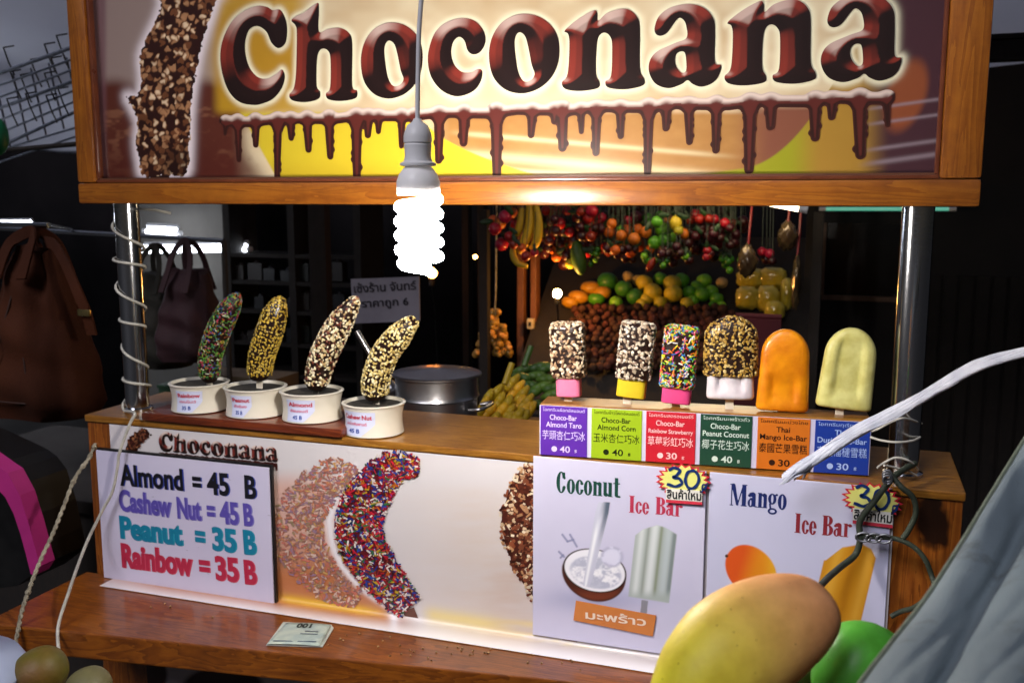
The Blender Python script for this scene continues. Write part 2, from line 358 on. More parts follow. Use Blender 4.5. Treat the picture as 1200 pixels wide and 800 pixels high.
def ptext(body, a, b, hpx, n, P0, mat, parent, off=0.0, name='lettering', gap=.0006):
    """lettering on the plane through P0 with normal n; a, b are the pixel ends of the baseline"""
    n = np.array(n, float); n /= np.linalg.norm(n); Q0 = np.array(P0) + n * gap
    A, B = atp(*a, Q0, n), atp(*b, Q0, n); h = hpx * scale_at(A); u = (B - A) / np.linalg.norm(B - A); v = np.cross(n, u) * -1
    if v[2] < 0: v = -v
    return text(body, A, B - A, v * h, mat, parent, name, off)

NF = np.array([0., -1., 0.])       # the front faces of the stall look this way
GROUND = 0.0
# ================================================================== SETTING
def ground():
    mb = MB(); mb.add([(-40, -40, 0), (40, -40, 0), (40, 40, 0), (-40, 40, 0)], [(0, 1, 2, 3)])
    tag(mb.build('ground', pm('dark_asphalt', '#2c2b2b', .85, col2='#3a3938', nscale=3, bump=.3, bscale=90), smooth=0), kind='structure')
ground()
M['plaster'] = pm('dirty_plaster', '#6a6762', .9, col2='#575450', nscale=2.5, bump=.2, bscale=40)
M['darkwall'] = pm('dark_painted_wall', '#141214', .9, col2='#0d0c0e', nscale=3, spec=.08)
def wallbox(name, label, lo, hi, mat, cat='wall'):
    lo, hi = np.array(lo), np.array(hi); mb = MB().box((lo + hi) / 2, hi - lo); return tag(mb.build(name, mat, smooth=0, origin=((lo[0] + hi[0]) / 2, (lo[1] + hi[1]) / 2, lo[2])), label, cat)
wallbox('market_wall', 'dark rear wall of the covered market behind the fruit stall', (-7, 4.3, 0), (5, 4.45, 3.2), M['darkwall'])
# pale wall bay lit by the tube
Pa, Pb = at(172, 268, 3.6), at(268, 320, 3.6)
wallbox('wall_panel', 'pale plaster wall panel lit by the fluorescent tube', (Pa[0] - .05, 3.6, .3), (Pb[0], 3.66, 2.3), M['plaster'], 'wall panel')
# market roof: a pale tarp high over the back of the stall, open towards the street
def roof():
    M['tarp'] = m = pm('pale_tarp', '#d0d3da', .7, col2='#b4b8c4', nscale=2.2, bump=.3, bscale=14)
    t = m.node_tree; b = t.nodes['Principled BSDF']; tr = t.nodes.new('ShaderNodeBsdfTranslucent'); tr.inputs[0].default_value = (.8, .82, .9, 1); mx = t.nodes.new('ShaderNodeMixShader'); mx.inputs[0].default_value = .6
    t.links.new(b.outputs[0], mx.inputs[1]); t.links.new(tr.outputs[0], mx.inputs[2]); t.links.new(mx.outputs[0], t.nodes['Material Output'].inputs[0])
    nu, nv = 60, 30
    def disp(P, a, b):
        P = P.copy(); P[..., 2] += .035 * np.sin(a * 60) * (1 - .4 * b) + .03 * np.sin(b * 9 + a * 13); return P
    o = sheet('tarp_roof', (-6.5, 0.22, 2.50), (11, 0, 0), (0, 3.4, -.65), nu, nv, lambda P, a, b: np.ones(P.shape), M['tarp'])
    me = o.data; P = np.array([v.co[:] for v in me.vertices]).reshape(nu, nv, 3); a, b = np.meshgrid(np.linspace(0, 1, nu), np.linspace(0, 1, nv), indexing='ij')
    me.vertices.foreach_set('co', disp(P, a, b).ravel()); 
    so = o.modifiers.new('thickness', 'SOLIDIFY'); so.thickness = .004
    tag(o, 'pale creased tarp roof stretched over the market behind the sign', 'awning')
roof()

# ================================================================== COUNTER
CX0, CX1, CT, SH = -1.25, .156, 1.170, .880
st = thing('vending_counter', 'wooden stall counter with a pine front, steel posts and a front shelf', 'counter', (-.55, .1, 0))
mb = MB().box(((CX0 + CX1) / 2, .105, (CT - .012 + .25) / 2), (CX1 - CX0, .21, CT - .012 - .25)); mb.build('counter_body', M['counter'], st, smooth=0, bevel=.002)
mb = MB().box(((CX0 + CX1) / 2, .104, CT - .006), (CX1 - CX0 + .004, .216, .0118)); mb.build('countertop', M['top'], st, smooth=0, bevel=.002)
mb = MB().prism([(-1.27, -.003, SH - .042), (.17, -.003, SH - .042), (.17, -.05, SH - .042), (-.372, -.115, SH - .042), (-.672, -.155, SH - .042), (-1.27, -.23, SH - .042)], (0, 0, .042)); mb.build('shelf', M['shelf'], st, smooth=0, bevel=.0025)
for px, py in ((157, 400), (1067, 400)):
    p = at(px, py, .062); mb = MB().lathe([(.0, CT), (.026, CT), (.026, CT + .004), (.0205, CT + .006), (.0205, 1.93), (0, 1.93)], (p[0], .062, 0), 40); mb.build('post', M['steel'], st)
for x in (CX0 + .04, CX1 - .04):
    for y in (.03, .18): MB().box((x, y, .125), (.05, .05, .25)).build('leg', M['counter'], st, smooth=0)

t_ = M['counter'].node_tree; b_n = t_.nodes['Principled BSDF']; old = b_n.inputs['Base Color'].links[0].from_socket
kp = at(1090, 610, 0) - LOC[st.name]; tc_ = t_.nodes.new('ShaderNodeTexCoord'); mp_n = t_.nodes.new('ShaderNodeMapping'); mp_n.inputs['Location'].default_value = (-kp[0] * 17, 0, -kp[2] * 11); mp_n.inputs['Scale'].default_value = (17, 0, 11); t_.links.new(tc_.outputs['Object'], mp_n.inputs[0])
ln_ = t_.nodes.new('ShaderNodeVectorMath'); ln_.operation = 'LENGTH'; t_.links.new(mp_n.outputs[0], ln_.inputs[0]); nz_ = t_.nodes.new('ShaderNodeTexNoise'); nz_.inputs['Scale'].default_value = 25; t_.links.new(tc_.outputs['Object'], nz_.inputs[0]); ad_ = t_.nodes.new('ShaderNodeMath'); ad_.operation = 'MULTIPLY_ADD'; ad_.inputs[1].default_value = .9; t_.links.new(nz_.outputs[0], ad_.inputs[0]); t_.links.new(ln_.outputs['Value'], ad_.inputs[2])
kr_ = t_.nodes.new('ShaderNodeValToRGB'); kr_.color_ramp.elements[0].position = .80; kr_.color_ramp.elements[0].color = (.97, .97, .97, 1); kr_.color_ramp.elements[1].position = .93; kr_.color_ramp.elements[1].color = (0, 0, 0, 1); t_.links.new(ad_.outputs[0], kr_.inputs[0])
mk_ = t_.nodes.new('ShaderNodeMix'); mk_.data_type = 'RGBA'; t_.links.new(kr_.outputs[0], mk_.inputs[0]); t_.links.new(old, mk_.inputs[6]); mk_.inputs[7].default_value = (.012, .004, .002, 1); t_.links.new(mk_.outputs[2], b_n.inputs['Base Color'])

# ================================================================== SIGN
SY = 0.0
x0s, x1s = at(92, 240, -.02)[0], at(1149, 237, -.02)[0]; zb = 1.535; zt = 1.97
sg = thing('shop_sign', 'framed shop sign reading Choconana in dripping chocolate letters', 'sign', ((x0s + x1s) / 2, .02, zb))
RW, BH = .036, .034
def rail(c, size, mat):
    MB().box(c, size).build('frame_rail', mat, sg, smooth=30, bevel=.005)
rail(((x0s + x1s) / 2, .012, zb + BH / 2), (x1s - x0s, .064, BH), M['frame_h']); rail(((x0s + x1s) / 2, .012, zt - BH / 2), (x1s - x0s, .064, BH), M['frame_h'])
rail((x0s + RW / 2, .012, (zb + zt) / 2), (RW, .063, zt - zb - 2 * BH - .001), M['frame_v']); rail((x1s - RW / 2 - .006, .012, (zb + zt) / 2), (RW + .012, .063, zt - zb - 2 * BH - .001), M['frame_v'])
mb = MB(); 
mb.box(((x0s + x1s) / 2, -.004, zb + BH + .004), (x1s - x0s - 2 * RW - .012, .02, .008)); mb.box(((x0s + x1s) / 2, .024, (zb + zt) / 2), (x1s - x0s - 2 * RW - .012, .03, zt - zb - 2 * BH - .004))
mb.build('backing_board', pm('sign_backing', '#5a3420', .5, col2='#4a2a18', nscale=12), sg, smooth=0)

zin0, zin1, xi0, xi1 = zb + BH, zt - BH, x0s + RW, x1s - RW - .012
MB().box(((xi0 + xi1) / 2, -.010, zin0 + .003), (xi1 - xi0, .012, .0055)).box((xi0 + .003, -.010, (zin0 + zin1) / 2), (.0055, .0118, zin1 - zin0 - .012)).box((xi1 - .003, -.010, (zin0 + zin1) / 2), (.0055, .0118, zin1 - zin0 - .012)).build('frame_bead', pm('bead_brown', '#5c2e1c', .3, col2='#6e3a22', nscale=30, coat=.5), sg, smooth=30, bevel=.002)
# letter outlines, traced in the enlarged photograph (offset x, scale 6) and carried onto the sign's plane
Cq = [(480,75),(530,70),(565,120),(582,200),(575,290),(545,332),(510,338),(470,300),(435,225),(370,185),(310,220),(285,330),(310,460),(370,540),(440,555),(505,522),(545,490),(566,540),(545,620),(490,690),(430,722),(350,740),(240,715),(160,620),(115,450),(125,300),(190,160),(280,80),(370,45),(440,52)]
hq = [(612,148),(640,118),(700,92),(750,52),(800,24),(806,80),(806,225),(870,206),(950,198),(1015,232),(1040,310),(1040,600),(1074,640),(1062,692),(960,712),(872,700),(855,660),(885,615),(887,420),(868,358),(828,345),(800,380),(790,460),(790,605),(815,650),(800,698),(710,720),(620,708),(597,670),(630,618),(645,500),(650,240),(640,182)]
oq = [(355,160),(450,180),(530,245),(570,340),(570,470),(530,580),(450,660),(345,695),(240,668),(165,580),(140,450),(155,330),(205,235),(275,180)]
oi = [(345,288),(378,318),(400,400),(420,500),(440,560),(410,600),(365,605),(330,545),(312,440),(305,350),(320,300)]
cq = [(850,130),(940,150),(1003,220),(1015,300),(980,366),(930,385),(890,358),(868,290),(830,262),(788,300),(775,380),(798,458),(850,508),(915,510),(960,487),(992,500),(988,560),(950,625),(885,665),(800,678),(705,635),(635,545),(610,430),(625,320),(670,220),(750,155)]
nq = [(610,222),(660,172),(740,115),(818,75),(842,95),(846,150),(905,98),(1000,66),(1065,72),(1120,120),(1140,200),(1140,480),(1172,560),(1158,604),(1040,630),(920,618),(898,575),(938,530),(945,320),(928,255),(890,232),(852,260),(835,340),(832,520),(857,580),(842,622),(720,642),(618,628),(592,582),(632,522),(645,320),(636,242)]
aq = [(165,190),(200,110),(290,50),(420,32),(520,65),(580,140),(588,250),(588,440),(632,462),(608,545),(560,592),(490,612),(430,592),(395,566),(350,596),(260,622),(170,590),(125,510),(130,430),(180,365),(300,308),(388,268),(385,180),(362,138),(330,132),(290,180),(250,235),(205,255),(170,238)]
ai = [(345,365),(375,372),(386,430),(385,498),(355,515),(322,480),(306,430),(315,385)]
def sh6(q, ox, sx=1, sy=1, bx=0, by=0, dx=0, dy=0): return [(ox + ((x - bx) * sx + bx + dx) / 6, ((y - by) * sy + by + dy) / 6) for x, y in q]
LET = []   # (outer, inner or None) in photo pixels
LET += [(sh6(Cq, 240), None), (sh6(hq, 240), None), (sh6(oq, 400), sh6(oi, 400)), (sh6(cq, 400), None)]
o2 = [((x - 355) * 1.14 + 325, (y - 428) * 1.045 + 380) for x, y in oq]; oi2 = [((x - 372) * 1.05 + 330, (y - 445) * 1.08 + 400) for x, y in oi]
LET += [(sh6(o2, 560), sh6(oi2, 560)), (sh6(nq, 560), None), (sh6(aq, 740), sh6(ai, 740))]
nq2 = [((x - 592) * 1.105 + 655, (y - 642) * 1.045 + 603) for x, y in nq]; LET += [(sh6(nq2, 740), None)]
aq2 = [((x - 125) * 1.115 + 435, (y - 622) * 1.05 + 580) for x, y in aq]; ai2 = [((x - 125) * 1.115 + 435, (y - 622) * 1.05 + 580) for x, y in ai]; LET += [(sh6(aq2, 890), sh6(ai2, 890))]
def onsign(q, Y=SY): return [tuple(at(x, y, Y)[[0, 2]]) for x, y in q]
LETS = []
for out, inn in LET:
    LETS.append((np.array(catmull(onsign(out), 6, True)), np.array(catmull(onsign(inn), 3, True)) if inn else None))
def let_sd(L, X, Z):
    d = seg_sd(X, Z, L[0])
    if L[1] is not None: d = np.maximum(d, -seg_sd(X, Z, L[1]))
    return d
DARK, RED, PALE = hexl('#1d100f'), hexl('#7c2e24'), hexl('#dccabf')
def chisel(k=1.0):
    def f(X, Z, D, gx, gz):
        # the printed chisel-edge lettering: pale tops, red left flanks, near-black right and lower flanks
        t = gx * -.38 + gz * .92
        c = np.zeros(X.shape + (3,)) + DARK
        c = mixc(c, RED, sstep(0, .4, t)); c = mixc(c, PALE, sstep(.6, 1.05, t))
        core = sstep(-.0085 * k, -.0115 * k, D); c = mixc(c, DARK * 1.5, core * .35)
        edge = sstep(-.0022 * k, 0, D); c = mixc(c, DARK * 2.2, edge * .35 * (t < .5))
        return c
    return f
def sign_to3(dY): return lambda X, Z: np.stack([X, np.full(X.shape, SY + dY), Z], -1)
for L in LETS:
    a = L[0]; p = .004
    field_mesh('letter', lambda X, Z, L=L: let_sd(L, X, Z), a[:, 0].min() - p, a[:, 1].min() - p, a[:, 0].max() + p, a[:, 1].max() + p, .0013, sign_to3(-.0012), M['print'], sg, chisel(), blur=9)
# chocolate band with drips
DR = [(265,160,3),(279,191,4),(300,174,4.5),(326,214,4.5),(341,166,4.5),(360.5,180,5),(386,188,5),(418,213,6),(432,163,5),(444,158,4),(471,175,4),(486,165,4),(515,193,5.5),(544,173,6),(582,210,6.5),(624,163,5),(650,147,5),(659,179,6),(681,158,3.6),(699,184,5),(727,164,4.5),(760,207,5),(781,155,5),(807,171,4.6),(839.5,181,5),(879,205,6.5),(903,154,6),(955,167,6),(975,142,5),(1007,188,7),(1039,150,3.5)]
def bandy(x): return 137 + (x - 262) * (108 - 137) / (1042 - 262)
def drip_sd(X, Z):
    u = scale_at(at(600, 130, SY)); d = None
    xs = np.linspace(266, 1040, 26)
    for i in range(25):
        a, b = at(xs[i], bandy(xs[i]) + 6 + 2.0 * math.sin(i * 2.1), SY)[[0, 2]], at(xs[i + 1], bandy(xs[i + 1]) + 6 + 2.0 * math.sin((i + 1) * 2.1), SY)[[0, 2]]
        c = cap_sd(X, Z, a, b, 6.5 * u, 6.5 * u); d = c if d is None else np.minimum(d, c)
    rr = random.Random(3)
    for x, y, r in DR:
        y0 = bandy(x) + 8; s = scale_at(at(x, y, SY)); a, b = at(x, y0, SY)[[0, 2]], at(x + rr.uniform(-1.5, 1.5), y - r, SY)[[0, 2]]
        c = cap_sd(X, Z, a, b, (r + 1.5) * s, r * .85 * s)
        for k in range(int((y - y0) / 11)):
            f = (k + rr.random()) / max(1, (y - y0) / 11); q = a + (b - a) * min(f, .95); sd_ = rr.choice((-1, 1)); c = smin(c, np.hypot(X - q[0] - sd_ * r * .7 * s, Z - q[1]) - r * .62 * s, 1.5 * s)
        cone = cap_sd(X, Z, a, a + (b - a) * .3, (r + 7) * s, r * s * .6); c = np.minimum(c, cone)
        d = smin(d, c, 3.5 * s)
    return d
a_, b_ = at(255, 218, SY), at(1050, 92, SY)
field_mesh('chocolate_drip', drip_sd, a_[0], 1.566, b_[0], b_[2], .0012, sign_to3(-.0009), M['print'], sg,
           lambda X, Z, D, gx, gz: mixc(mixc(mixc(np.zeros(X.shape + (3,)) + hexl('#2a1512'), hexl('#5c2620'), sstep(-.006, -.0035, -np.abs(D + .005)) * .0 + sstep(-.0035, -.006, D) * .8), PALE * .92, sstep(.55, .9, gz) * sstep(-.011, -.002, D) * sstep(-.012, -.004, Z - np.interp(X, [at(262, 137, SY)[0], at(1042, 108, SY)[0]], [at(262, 137, SY)[2], at(1042, 108, SY)[2]]))), hexl('#7a3a30'), sstep(-.003, 0, D) * .25))
def sign_art(P, a, b):
    X, Z = P[..., 0], P[..., 2]; px, py = pix(P); C = np.zeros(P.shape)
    n = fbm(px / 60, py / 40, 3); n2 = fbm(px / 22, py / 12, 9)
    C += hexl('#dccfae'); C = mixc(C, hexl('#b08c60'), n * .8)
    # brown ground on the left with nuts and doughnut shapes
    C = mixc(C, hexl('#8f7c76'), sstep(300, 220, px)); C = mixc(C, hexl('#54281e'), sstep(92, 112, py + 8 * np.sin(px / 17)) * sstep(300, 270, px))
    C = mixc(C, hexl('#774c38'), sstep(.52, .75, n2) * sstep(100, 130, py) * sstep(310, 260, px)); C = mixc(C, hexl('#4c1f18'), sstep(150, 200, py) * sstep(320, 290, px + (200 - py) * .6) * .8)
    # upper banana behind the C
    C = mixc(C, hexl('#b58c22'), sstep(245, 262, px) * sstep(372, 340, px) * sstep(140, 125, py) * .9)
    e = np.hypot((px - 300) / 62, (py - 62) / 75); C = mixc(C, hexl('#a87c1c'), sstep(1.05, .6, e) * .8)
    # lower yellow banana
    mask = sstep(0, 3, (px - (290 + (py - 150) * .56))) * sstep(0, 3, (505 + (py - 150) * 1.1 + np.maximum(py - 150, 0) ** 2 * .021) - px) * sstep(128, 136, py)
    tan = sstep(500, 530, px) * sstep(128, 136, py); C = mixc(C, hexl('#a87c46'), tan); C = mixc(C, hexl('#855628'), tan * n2 * .5)
    for y0, w in ((158, 3), (182, 6), (196, 3)):
        yy = y0 + (px - 560) * .085; C = mixc(C, hexl('#cfc096'), np.exp(-((py - yy) / w) ** 2) * sstep(520, 560, px) * sstep(880, 800, px) * .75)
    C = mixc(C, hexl('#cbb42c'), mask); C = mixc(C, hexl('#ac8c1c'), mask * sstep(180, 215, py) * .5)
    # right: green-yellow banana, then dark brown
    g = sstep(0, 4, py - (207 - (px - 790) * .14 - np.maximum(px - 870, 0) ** 2 * .0075)) * sstep(770, 800, px); C = mixc(C, hexl('#7a4a38'), sstep(850, 905, px) * sstep(120, 130, py)); C = mixc(C, hexl('#8f9020'), g); C = mixc(C, hexl('#a07a30'), g * sstep(920, 965, px))
    C = mixc(C, hexl('#43282f'), sstep(1005, 1045, px) ** .7); 
    bl = np.hypot((px - 1062 + (py - 110) * .25) / 26, (py - 112) / 46); C = mixc(C, hexl('#8a4a2a'), sstep(1.1, .7, bl) * .9)
    for y0, w in ((122, 2), (140, 2), (170, 2.4), (186, 3)):
        yy = y0 - (px - 1060) * .14; C = mixc(C, hexl('#8f8088'), np.exp(-((py - yy) / w) ** 2) * sstep(1000, 1040, px) * .7)
    C = mixc(C, hexl('#6a4a52'), sstep(128, 120, px) * .8)
    # pale halo around the letters
    D = np.full(X.shape, 9.)
    for L in LETS:
        lo, hi = L[0].min(0) - .03, L[0].max(0) + .03; m = (X > lo[0]) & (X < hi[0]) & (Z > lo[1]) & (Z < hi[1])
        D[m] = np.minimum(D[m], let_sd(L, X[m], Z[m]))
    yel = sstep(340, 240, px); C = mixc(C, hexl('#e9e5c6'), np.exp(-(np.maximum(D, 0) / .0062) ** 2) * .94)
    # chocolate-and-nut banana at the left with a white halo
    nb = [(130 + x / 3.477, y / 3.477) for x, y in [(215,-40),(205,20),(185,80),(152,150),(120,230),(125,330),(108,388),(65,395),(85,440),(110,500),(105,580),(115,660),(135,720),(225,712),(305,710),(320,600),(322,500),(330,400),(345,300),(365,200),(395,100),(430,0),(440,-40)]]
    nbp = np.array(catmull(onsign(nb), 3, True)); m = px < 300; d = np.full(X.shape, 9.); d[m] = seg_sd(X[m], Z[m], nbp)
    wob = (vnoise(px / 3.2, py / 3.2, 5) - .5) * .006
    C = mixc(C, hexl('#e6dce2'), np.exp(-(np.maximum(d, 0) / .011) ** 2) * .9)
    wx, wy_ = (vnoise(px / 4, py / 4, 21) - .5) * 5, (vnoise(px / 4, py / 4, 22) - .5) * 5; dv, idn = voronoi(px + wx, (py + wy_) * .8, 6.2, 2); nut = np.zeros(P.shape) + hexl('#2c1410')
    nut = mixc(nut, hexl('#6a4028'), (idn > .25) * sstep(.62, .4, dv)); nut = mixc(nut, hexl('#a87c58'), (idn > .5) * sstep(.55, .25, dv) * .9); nut = mixc(nut, hexl('#d8c0a0'), (idn > .8) * sstep(.45, .15, dv)); nut *= (.75 + .5 * fbm(px / 14, py / 14, 31))[..., None]
    nut = mixc(nut, hexl('#1c0c0a'), sstep(150, 190, py) * .6 * sstep(180, 200, px))
    C = np.where((d + wob < 0)[..., None], nut, C)
    st_ = (np.abs(px - 187) < 11) & (py > 200); C = np.where((st_ & (d > 0))[..., None], hexl('#2c1614'), C)
    return C
ax0, ax1, az0, az1 = x0s + RW - .002, x1s - RW - .016, zb + BH + .003, zt - BH
sheet('sign_artwork', (ax0, SY, az0), (ax1 - ax0, 0, 0), (0, 0, az1 - az0), int((ax1 - ax0) / .0013), int((az1 - az0) / .0014), sign_art, M['print'], sg)

# ================================================================== FRONT BANNER
BY = -.004
bn = thing('printed_banner', 'glossy white banner with a sprinkled chocolate banana on the counter front', 'banner', (-.6, BY, SH))
SPR = ['#b01828', '#c42438', '#8a1424', '#24449a', '#1c3088', '#d4ccc8', '#dcd4cc', '#b89c20', '#2c6a40', '#b85c1c', '#8c1a34', '#182458', '#541018', '#301020']
def banner_art(P, a, b):
    px, py = pix(P); C = np.zeros(P.shape) + hexl('#d0ccce'); n = fbm(px / 50, py / 9, 4)
    C = mixc(C, hexl('#cdbcae'), np.exp(-((px - 575) / 75) ** 2) * (.25 + .5 * n) * sstep(560, 590, py)); C = mixc(C, hexl('#c2a798'), sstep(555, 590, px) * sstep(640, 680, py) * n * .5)
    # warm ground behind the faded banana
    C = mixc(C, hexl('#d09a84'), sstep(425, 390, px - (py - 600) * .15) * sstep(545, 575, py) * .75); C = mixc(C, hexl('#b4682a'), sstep(610, 680, py) * sstep(450, 405, px - (py - 640) * .5) * .85)
    # yellow foot
    C = mixc(C, hexl('#e8c430'), np.exp(-((py - (700 + (px - 330) * .15)) / 6) ** 2) * sstep(320, 340, px) * sstep(470, 420, px) * .6); C = mixc(C, hexl('#ecd25a'), np.exp(-((py - (722 + (px - 520) * .16)) / 9) ** 2) * sstep(490, 510, px) * sstep(620, 560, px) * .6)
    for y0 in (742, 756): C = mixc(C, hexl('#e6cf70'), np.exp(-((py - y0 - (px - 700) * .14) / 4) ** 2) * sstep(560, 640, px) * .6 * sstep(.4, .6, n))
    # white halo curve
    hc = np.interp(py, [540, 560, 585, 610, 640, 665, 690, 705, 715], [418, 402, 392, 386, 390, 402, 424, 445, 462]); C = mixc(C, hexl('#e8e4e8'), np.exp(-((px - hc) / 6) ** 2) * sstep(538, 550, py))
    C = mixc(C, hexl('#ddd5d8'), sstep(200, 120, px) * .5); C = mixc(C, hexl('#f4f2f4'), sstep(672, 690, py - (px - 115) * .15))
    return C
zl = SH + .0015
bx0, bx1 = at(128, 499, BY)[0], at(1049, 577, BY)[0]; bzt = CT - .013
nb_, mb_ = 900, 250
def banner_disp(P, a, b):
    # the foot of the sheet turns out over the shelf
    P = P.copy(); h = P[..., 2] - zl; r = .012; lip = .03
    s = h + lip + r * math.pi / 2 - lip - r      # arc-length coordinate, wraps below
    t = (P[..., 2] - (zl)) 
    return P
def banner_sheet():
    H = bzt - zl; lip, r = .038, .010; L = H - r + r * math.pi / 2 + lip
    a, b = np.meshgrid(np.linspace(0, 1, nb_), np.linspace(0, 1, mb_), indexing='ij'); s = b * L    # s from lip edge upward
    Y = np.where(s < lip, -(lip + r) + s, np.where(s < lip + r * math.pi / 2, -r + r * np.sin((s - lip) / r), 0.)); Z = np.where(s < lip, 0., np.where(s < lip + r * math.pi / 2, r - r * np.cos((s - lip) / r), r + s - lip - r * math.pi / 2))
    P = np.stack([bx0 + a * (bx1 - bx0), BY + Y, zl + Z + 0 * a], -1)
    P[..., 1] -= .0012 * (fbm(a * 9, b * 3, 2) - .5)
    C = banner_art(P, a, b); i = np.arange(nb_ * mb_).reshape(nb_, mb_); F = np.stack([i[:-1, :-1], i[1:, :-1], i[1:, 1:], i[:-1, 1:]], -1).reshape(-1, 4)
    me = np_mesh('banner_sheet', P.reshape(-1, 3), F, C.reshape(-1, 3)); me.polygons.foreach_set('use_smooth', [True] * len(me.polygons)); link('banner_sheet', me, M['print'], bn)
banner_sheet()
def print_strips(name, center, hw, n, cols, Y, parent, fade=None, seed=1, length=(3.2, 6), width=(.9, 1.5), base=None, ragged=3):
    """a printed banana: overlapping sprinkle marks on a dark ground, all flat"""
    rr = random.Random(seed); c = [np.array(p, float) for p in catmull(center, 10)]; w = np.interp(np.linspace(0, 1, len(c)), np.linspace(0, 1, len(hw)), hw)
    mb = MB(); L = []; Rr = []
    for i in range(len(c)):
        d = c[min(i + 1, len(c) - 1)] - c[max(i - 1, 0)]; d /= np.linalg.norm(d); nrm = np.array([-d[1], d[0]]); k = 1.0 if 0 < i < len(c) - 1 else .6
        L.append(c[i] + nrm * (w[i] * k + rr.uniform(-1, 1))); Rr.append(c[i] - nrm * (w[i] * k + rr.uniform(-1, 1)))
    if base is not None:
        for i in range(len(c) - 1): mb.add([at(*L[i], Y), at(*L[i + 1], Y), at(*Rr[i + 1], Y), at(*Rr[i], Y)], [(0, 1, 2, 3)], hexl(base))
    for k in range(n):
        t = rr.random(); i = min(int(t * (len(c) - 1)), len(c) - 2); d = c[i + 1] - c[i]; d /= np.linalg.norm(d); nrm = np.array([-d[1], d[0]]); o = rr.uniform(-1, 1); o = math.copysign(abs(o) ** .8, o)
        q = c[i] + nrm * o * (w[i] + ragged * rr.uniform(-.3, 1) * (abs(o) > .8)) + d * rr.uniform(-2, 2); th = rr.gauss(.35, .9); l, ww = rr.uniform(*length), rr.uniform(*width); e = np.array([math.cos(th), math.sin(th)]) * l; f = np.array([-math.sin(th), math.cos(th)]) * ww
        col = hexl(rr.choice(cols)) * rr.uniform(.75, 1.05)
        if fade: col = col * (1 - fade[1]) + hexl(fade[0]) * fade[1]
        yy = Y - .0003 - .0012 * k / n; mb.add([at(*(q + s), yy) for s in (e + f * .6, e - f * .6, e * .8 - f, -e * .8 - f, -e - f * .6, -e + f * .6, -e * .8 + f, e * .8 + f)], [(0, 1, 2, 3, 4, 5, 6, 7)], col)
    return mb.build(name, M['print'], parent, smooth=0, vcol=True, weld=False)
ban_c = [(488, 547), (460, 547), (437, 572), (422, 602), (422, 632), (437, 660), (460, 690), (480, 711)]
fad_c = [(415, 560), (392, 556), (368, 576), (350, 604), (350, 634), (366, 662), (390, 688), (420, 700)]
print_strips('faded_banana_print', fad_c, [10, 19, 26, 29, 29, 25, 18, 9], 1300, SPR, BY - .0004, bn, fade=('#c8967c', .5), seed=4, length=(1.8, 3.6), width=(.7, 1.2), ragged=1.5)
print_strips('banana_print', ban_c, [9, 19, 25, 27.5, 27.5, 25.5, 21.5, 16], 2700, SPR, BY - .0022, bn, seed=2, base='#5c141c', length=(1.8, 3.7), width=(.65, 1.15), ragged=1.2)
def flat_poly(name, pts, Y, col, parent, mat='print'):
    mb = MB().add([at(x, y, Y) for x, y in pts], [tuple(range(len(pts)))], hexl(col)); return mb.build(name, M[mat], parent, smooth=0, vcol=True, weld=False)
flat_poly('stick_print', [(472, 716), (485, 711), (494, 733), (480, 736)], BY - .0008, '#5e3428', bn)
nutc = [(628, 548), (620, 575), (612, 610), (616, 640), (626, 672), (634, 700)]
print_strips('nut_banana_print', nutc, [14, 22, 25, 22, 18, 7], 800, ['#5a2c1e', '#7c4630', '#b98a62', '#d9bd98', '#3c1a12', '#e8d8bc', '#8a4a30'], BY - .0006, bn, seed=9, length=(1.2, 3.4), width=(.9, 2.1), base='#4a2018', ragged=4)
flat_poly('stick_print', [(658, 742), (677, 745), (676, 758), (660, 756)], BY - .0008, '#7a4636', bn)
# small header: the same lettering at a sixth of its size
def hdr_map(s, ox, oz, dY):
    bx, bz = LETS[0][0][:, 0].min(), LETS[0][0][:, 1].min()
    return lambda X, Z: np.stack([ox + (X - bx) * s, np.full(X.shape, BY - dY), oz + (Z - bz) * s * 1.0], -1)
hA, hB = at(187.5, 528, BY), at(326, 538.5, BY); hs = (hB[0] - hA[0]) / (LETS[-1][0][:, 0].max() - LETS[0][0][:, 0].min())
for L in LETS:
    a = L[0]; p = .004; field_mesh('letter', lambda X, Z, L=L: let_sd(L, X, Z) - .002, a[:, 0].min() - p, a[:, 1].min() - p, a[:, 0].max() + p, a[:, 1].max() + p, .003, hdr_map(hs, hA[0], hA[2], .0012), M['print'], bn, chisel(1.2))
bxx, bzz = LETS[0][0][:, 0].min(), LETS[0][0][:, 1].min()
field_mesh('chocolate_drip', lambda X, Z: np.maximum(drip_sd(X, Z) - .004, -(Z - 1.63)), a_[0], 1.6, b_[0], b_[2], .004, hdr_map(hs, hA[0], hA[2], .0009), M['print'], bn, lambda X, Z, D, gx, gz: np.zeros(X.shape + (3,)) + hexl('#3a1814'))
print_strips('small_banana_print', [(174, 506), (163, 512), (156, 521), (153, 532)], [4, 7, 7, 5], 110, ['#4a2018', '#7c4630', '#a06a48', '#30120c'], BY - .0006, bn, seed=12, length=(1, 2), width=(.7, 1.2), base='#3a1a12', ragged=1)
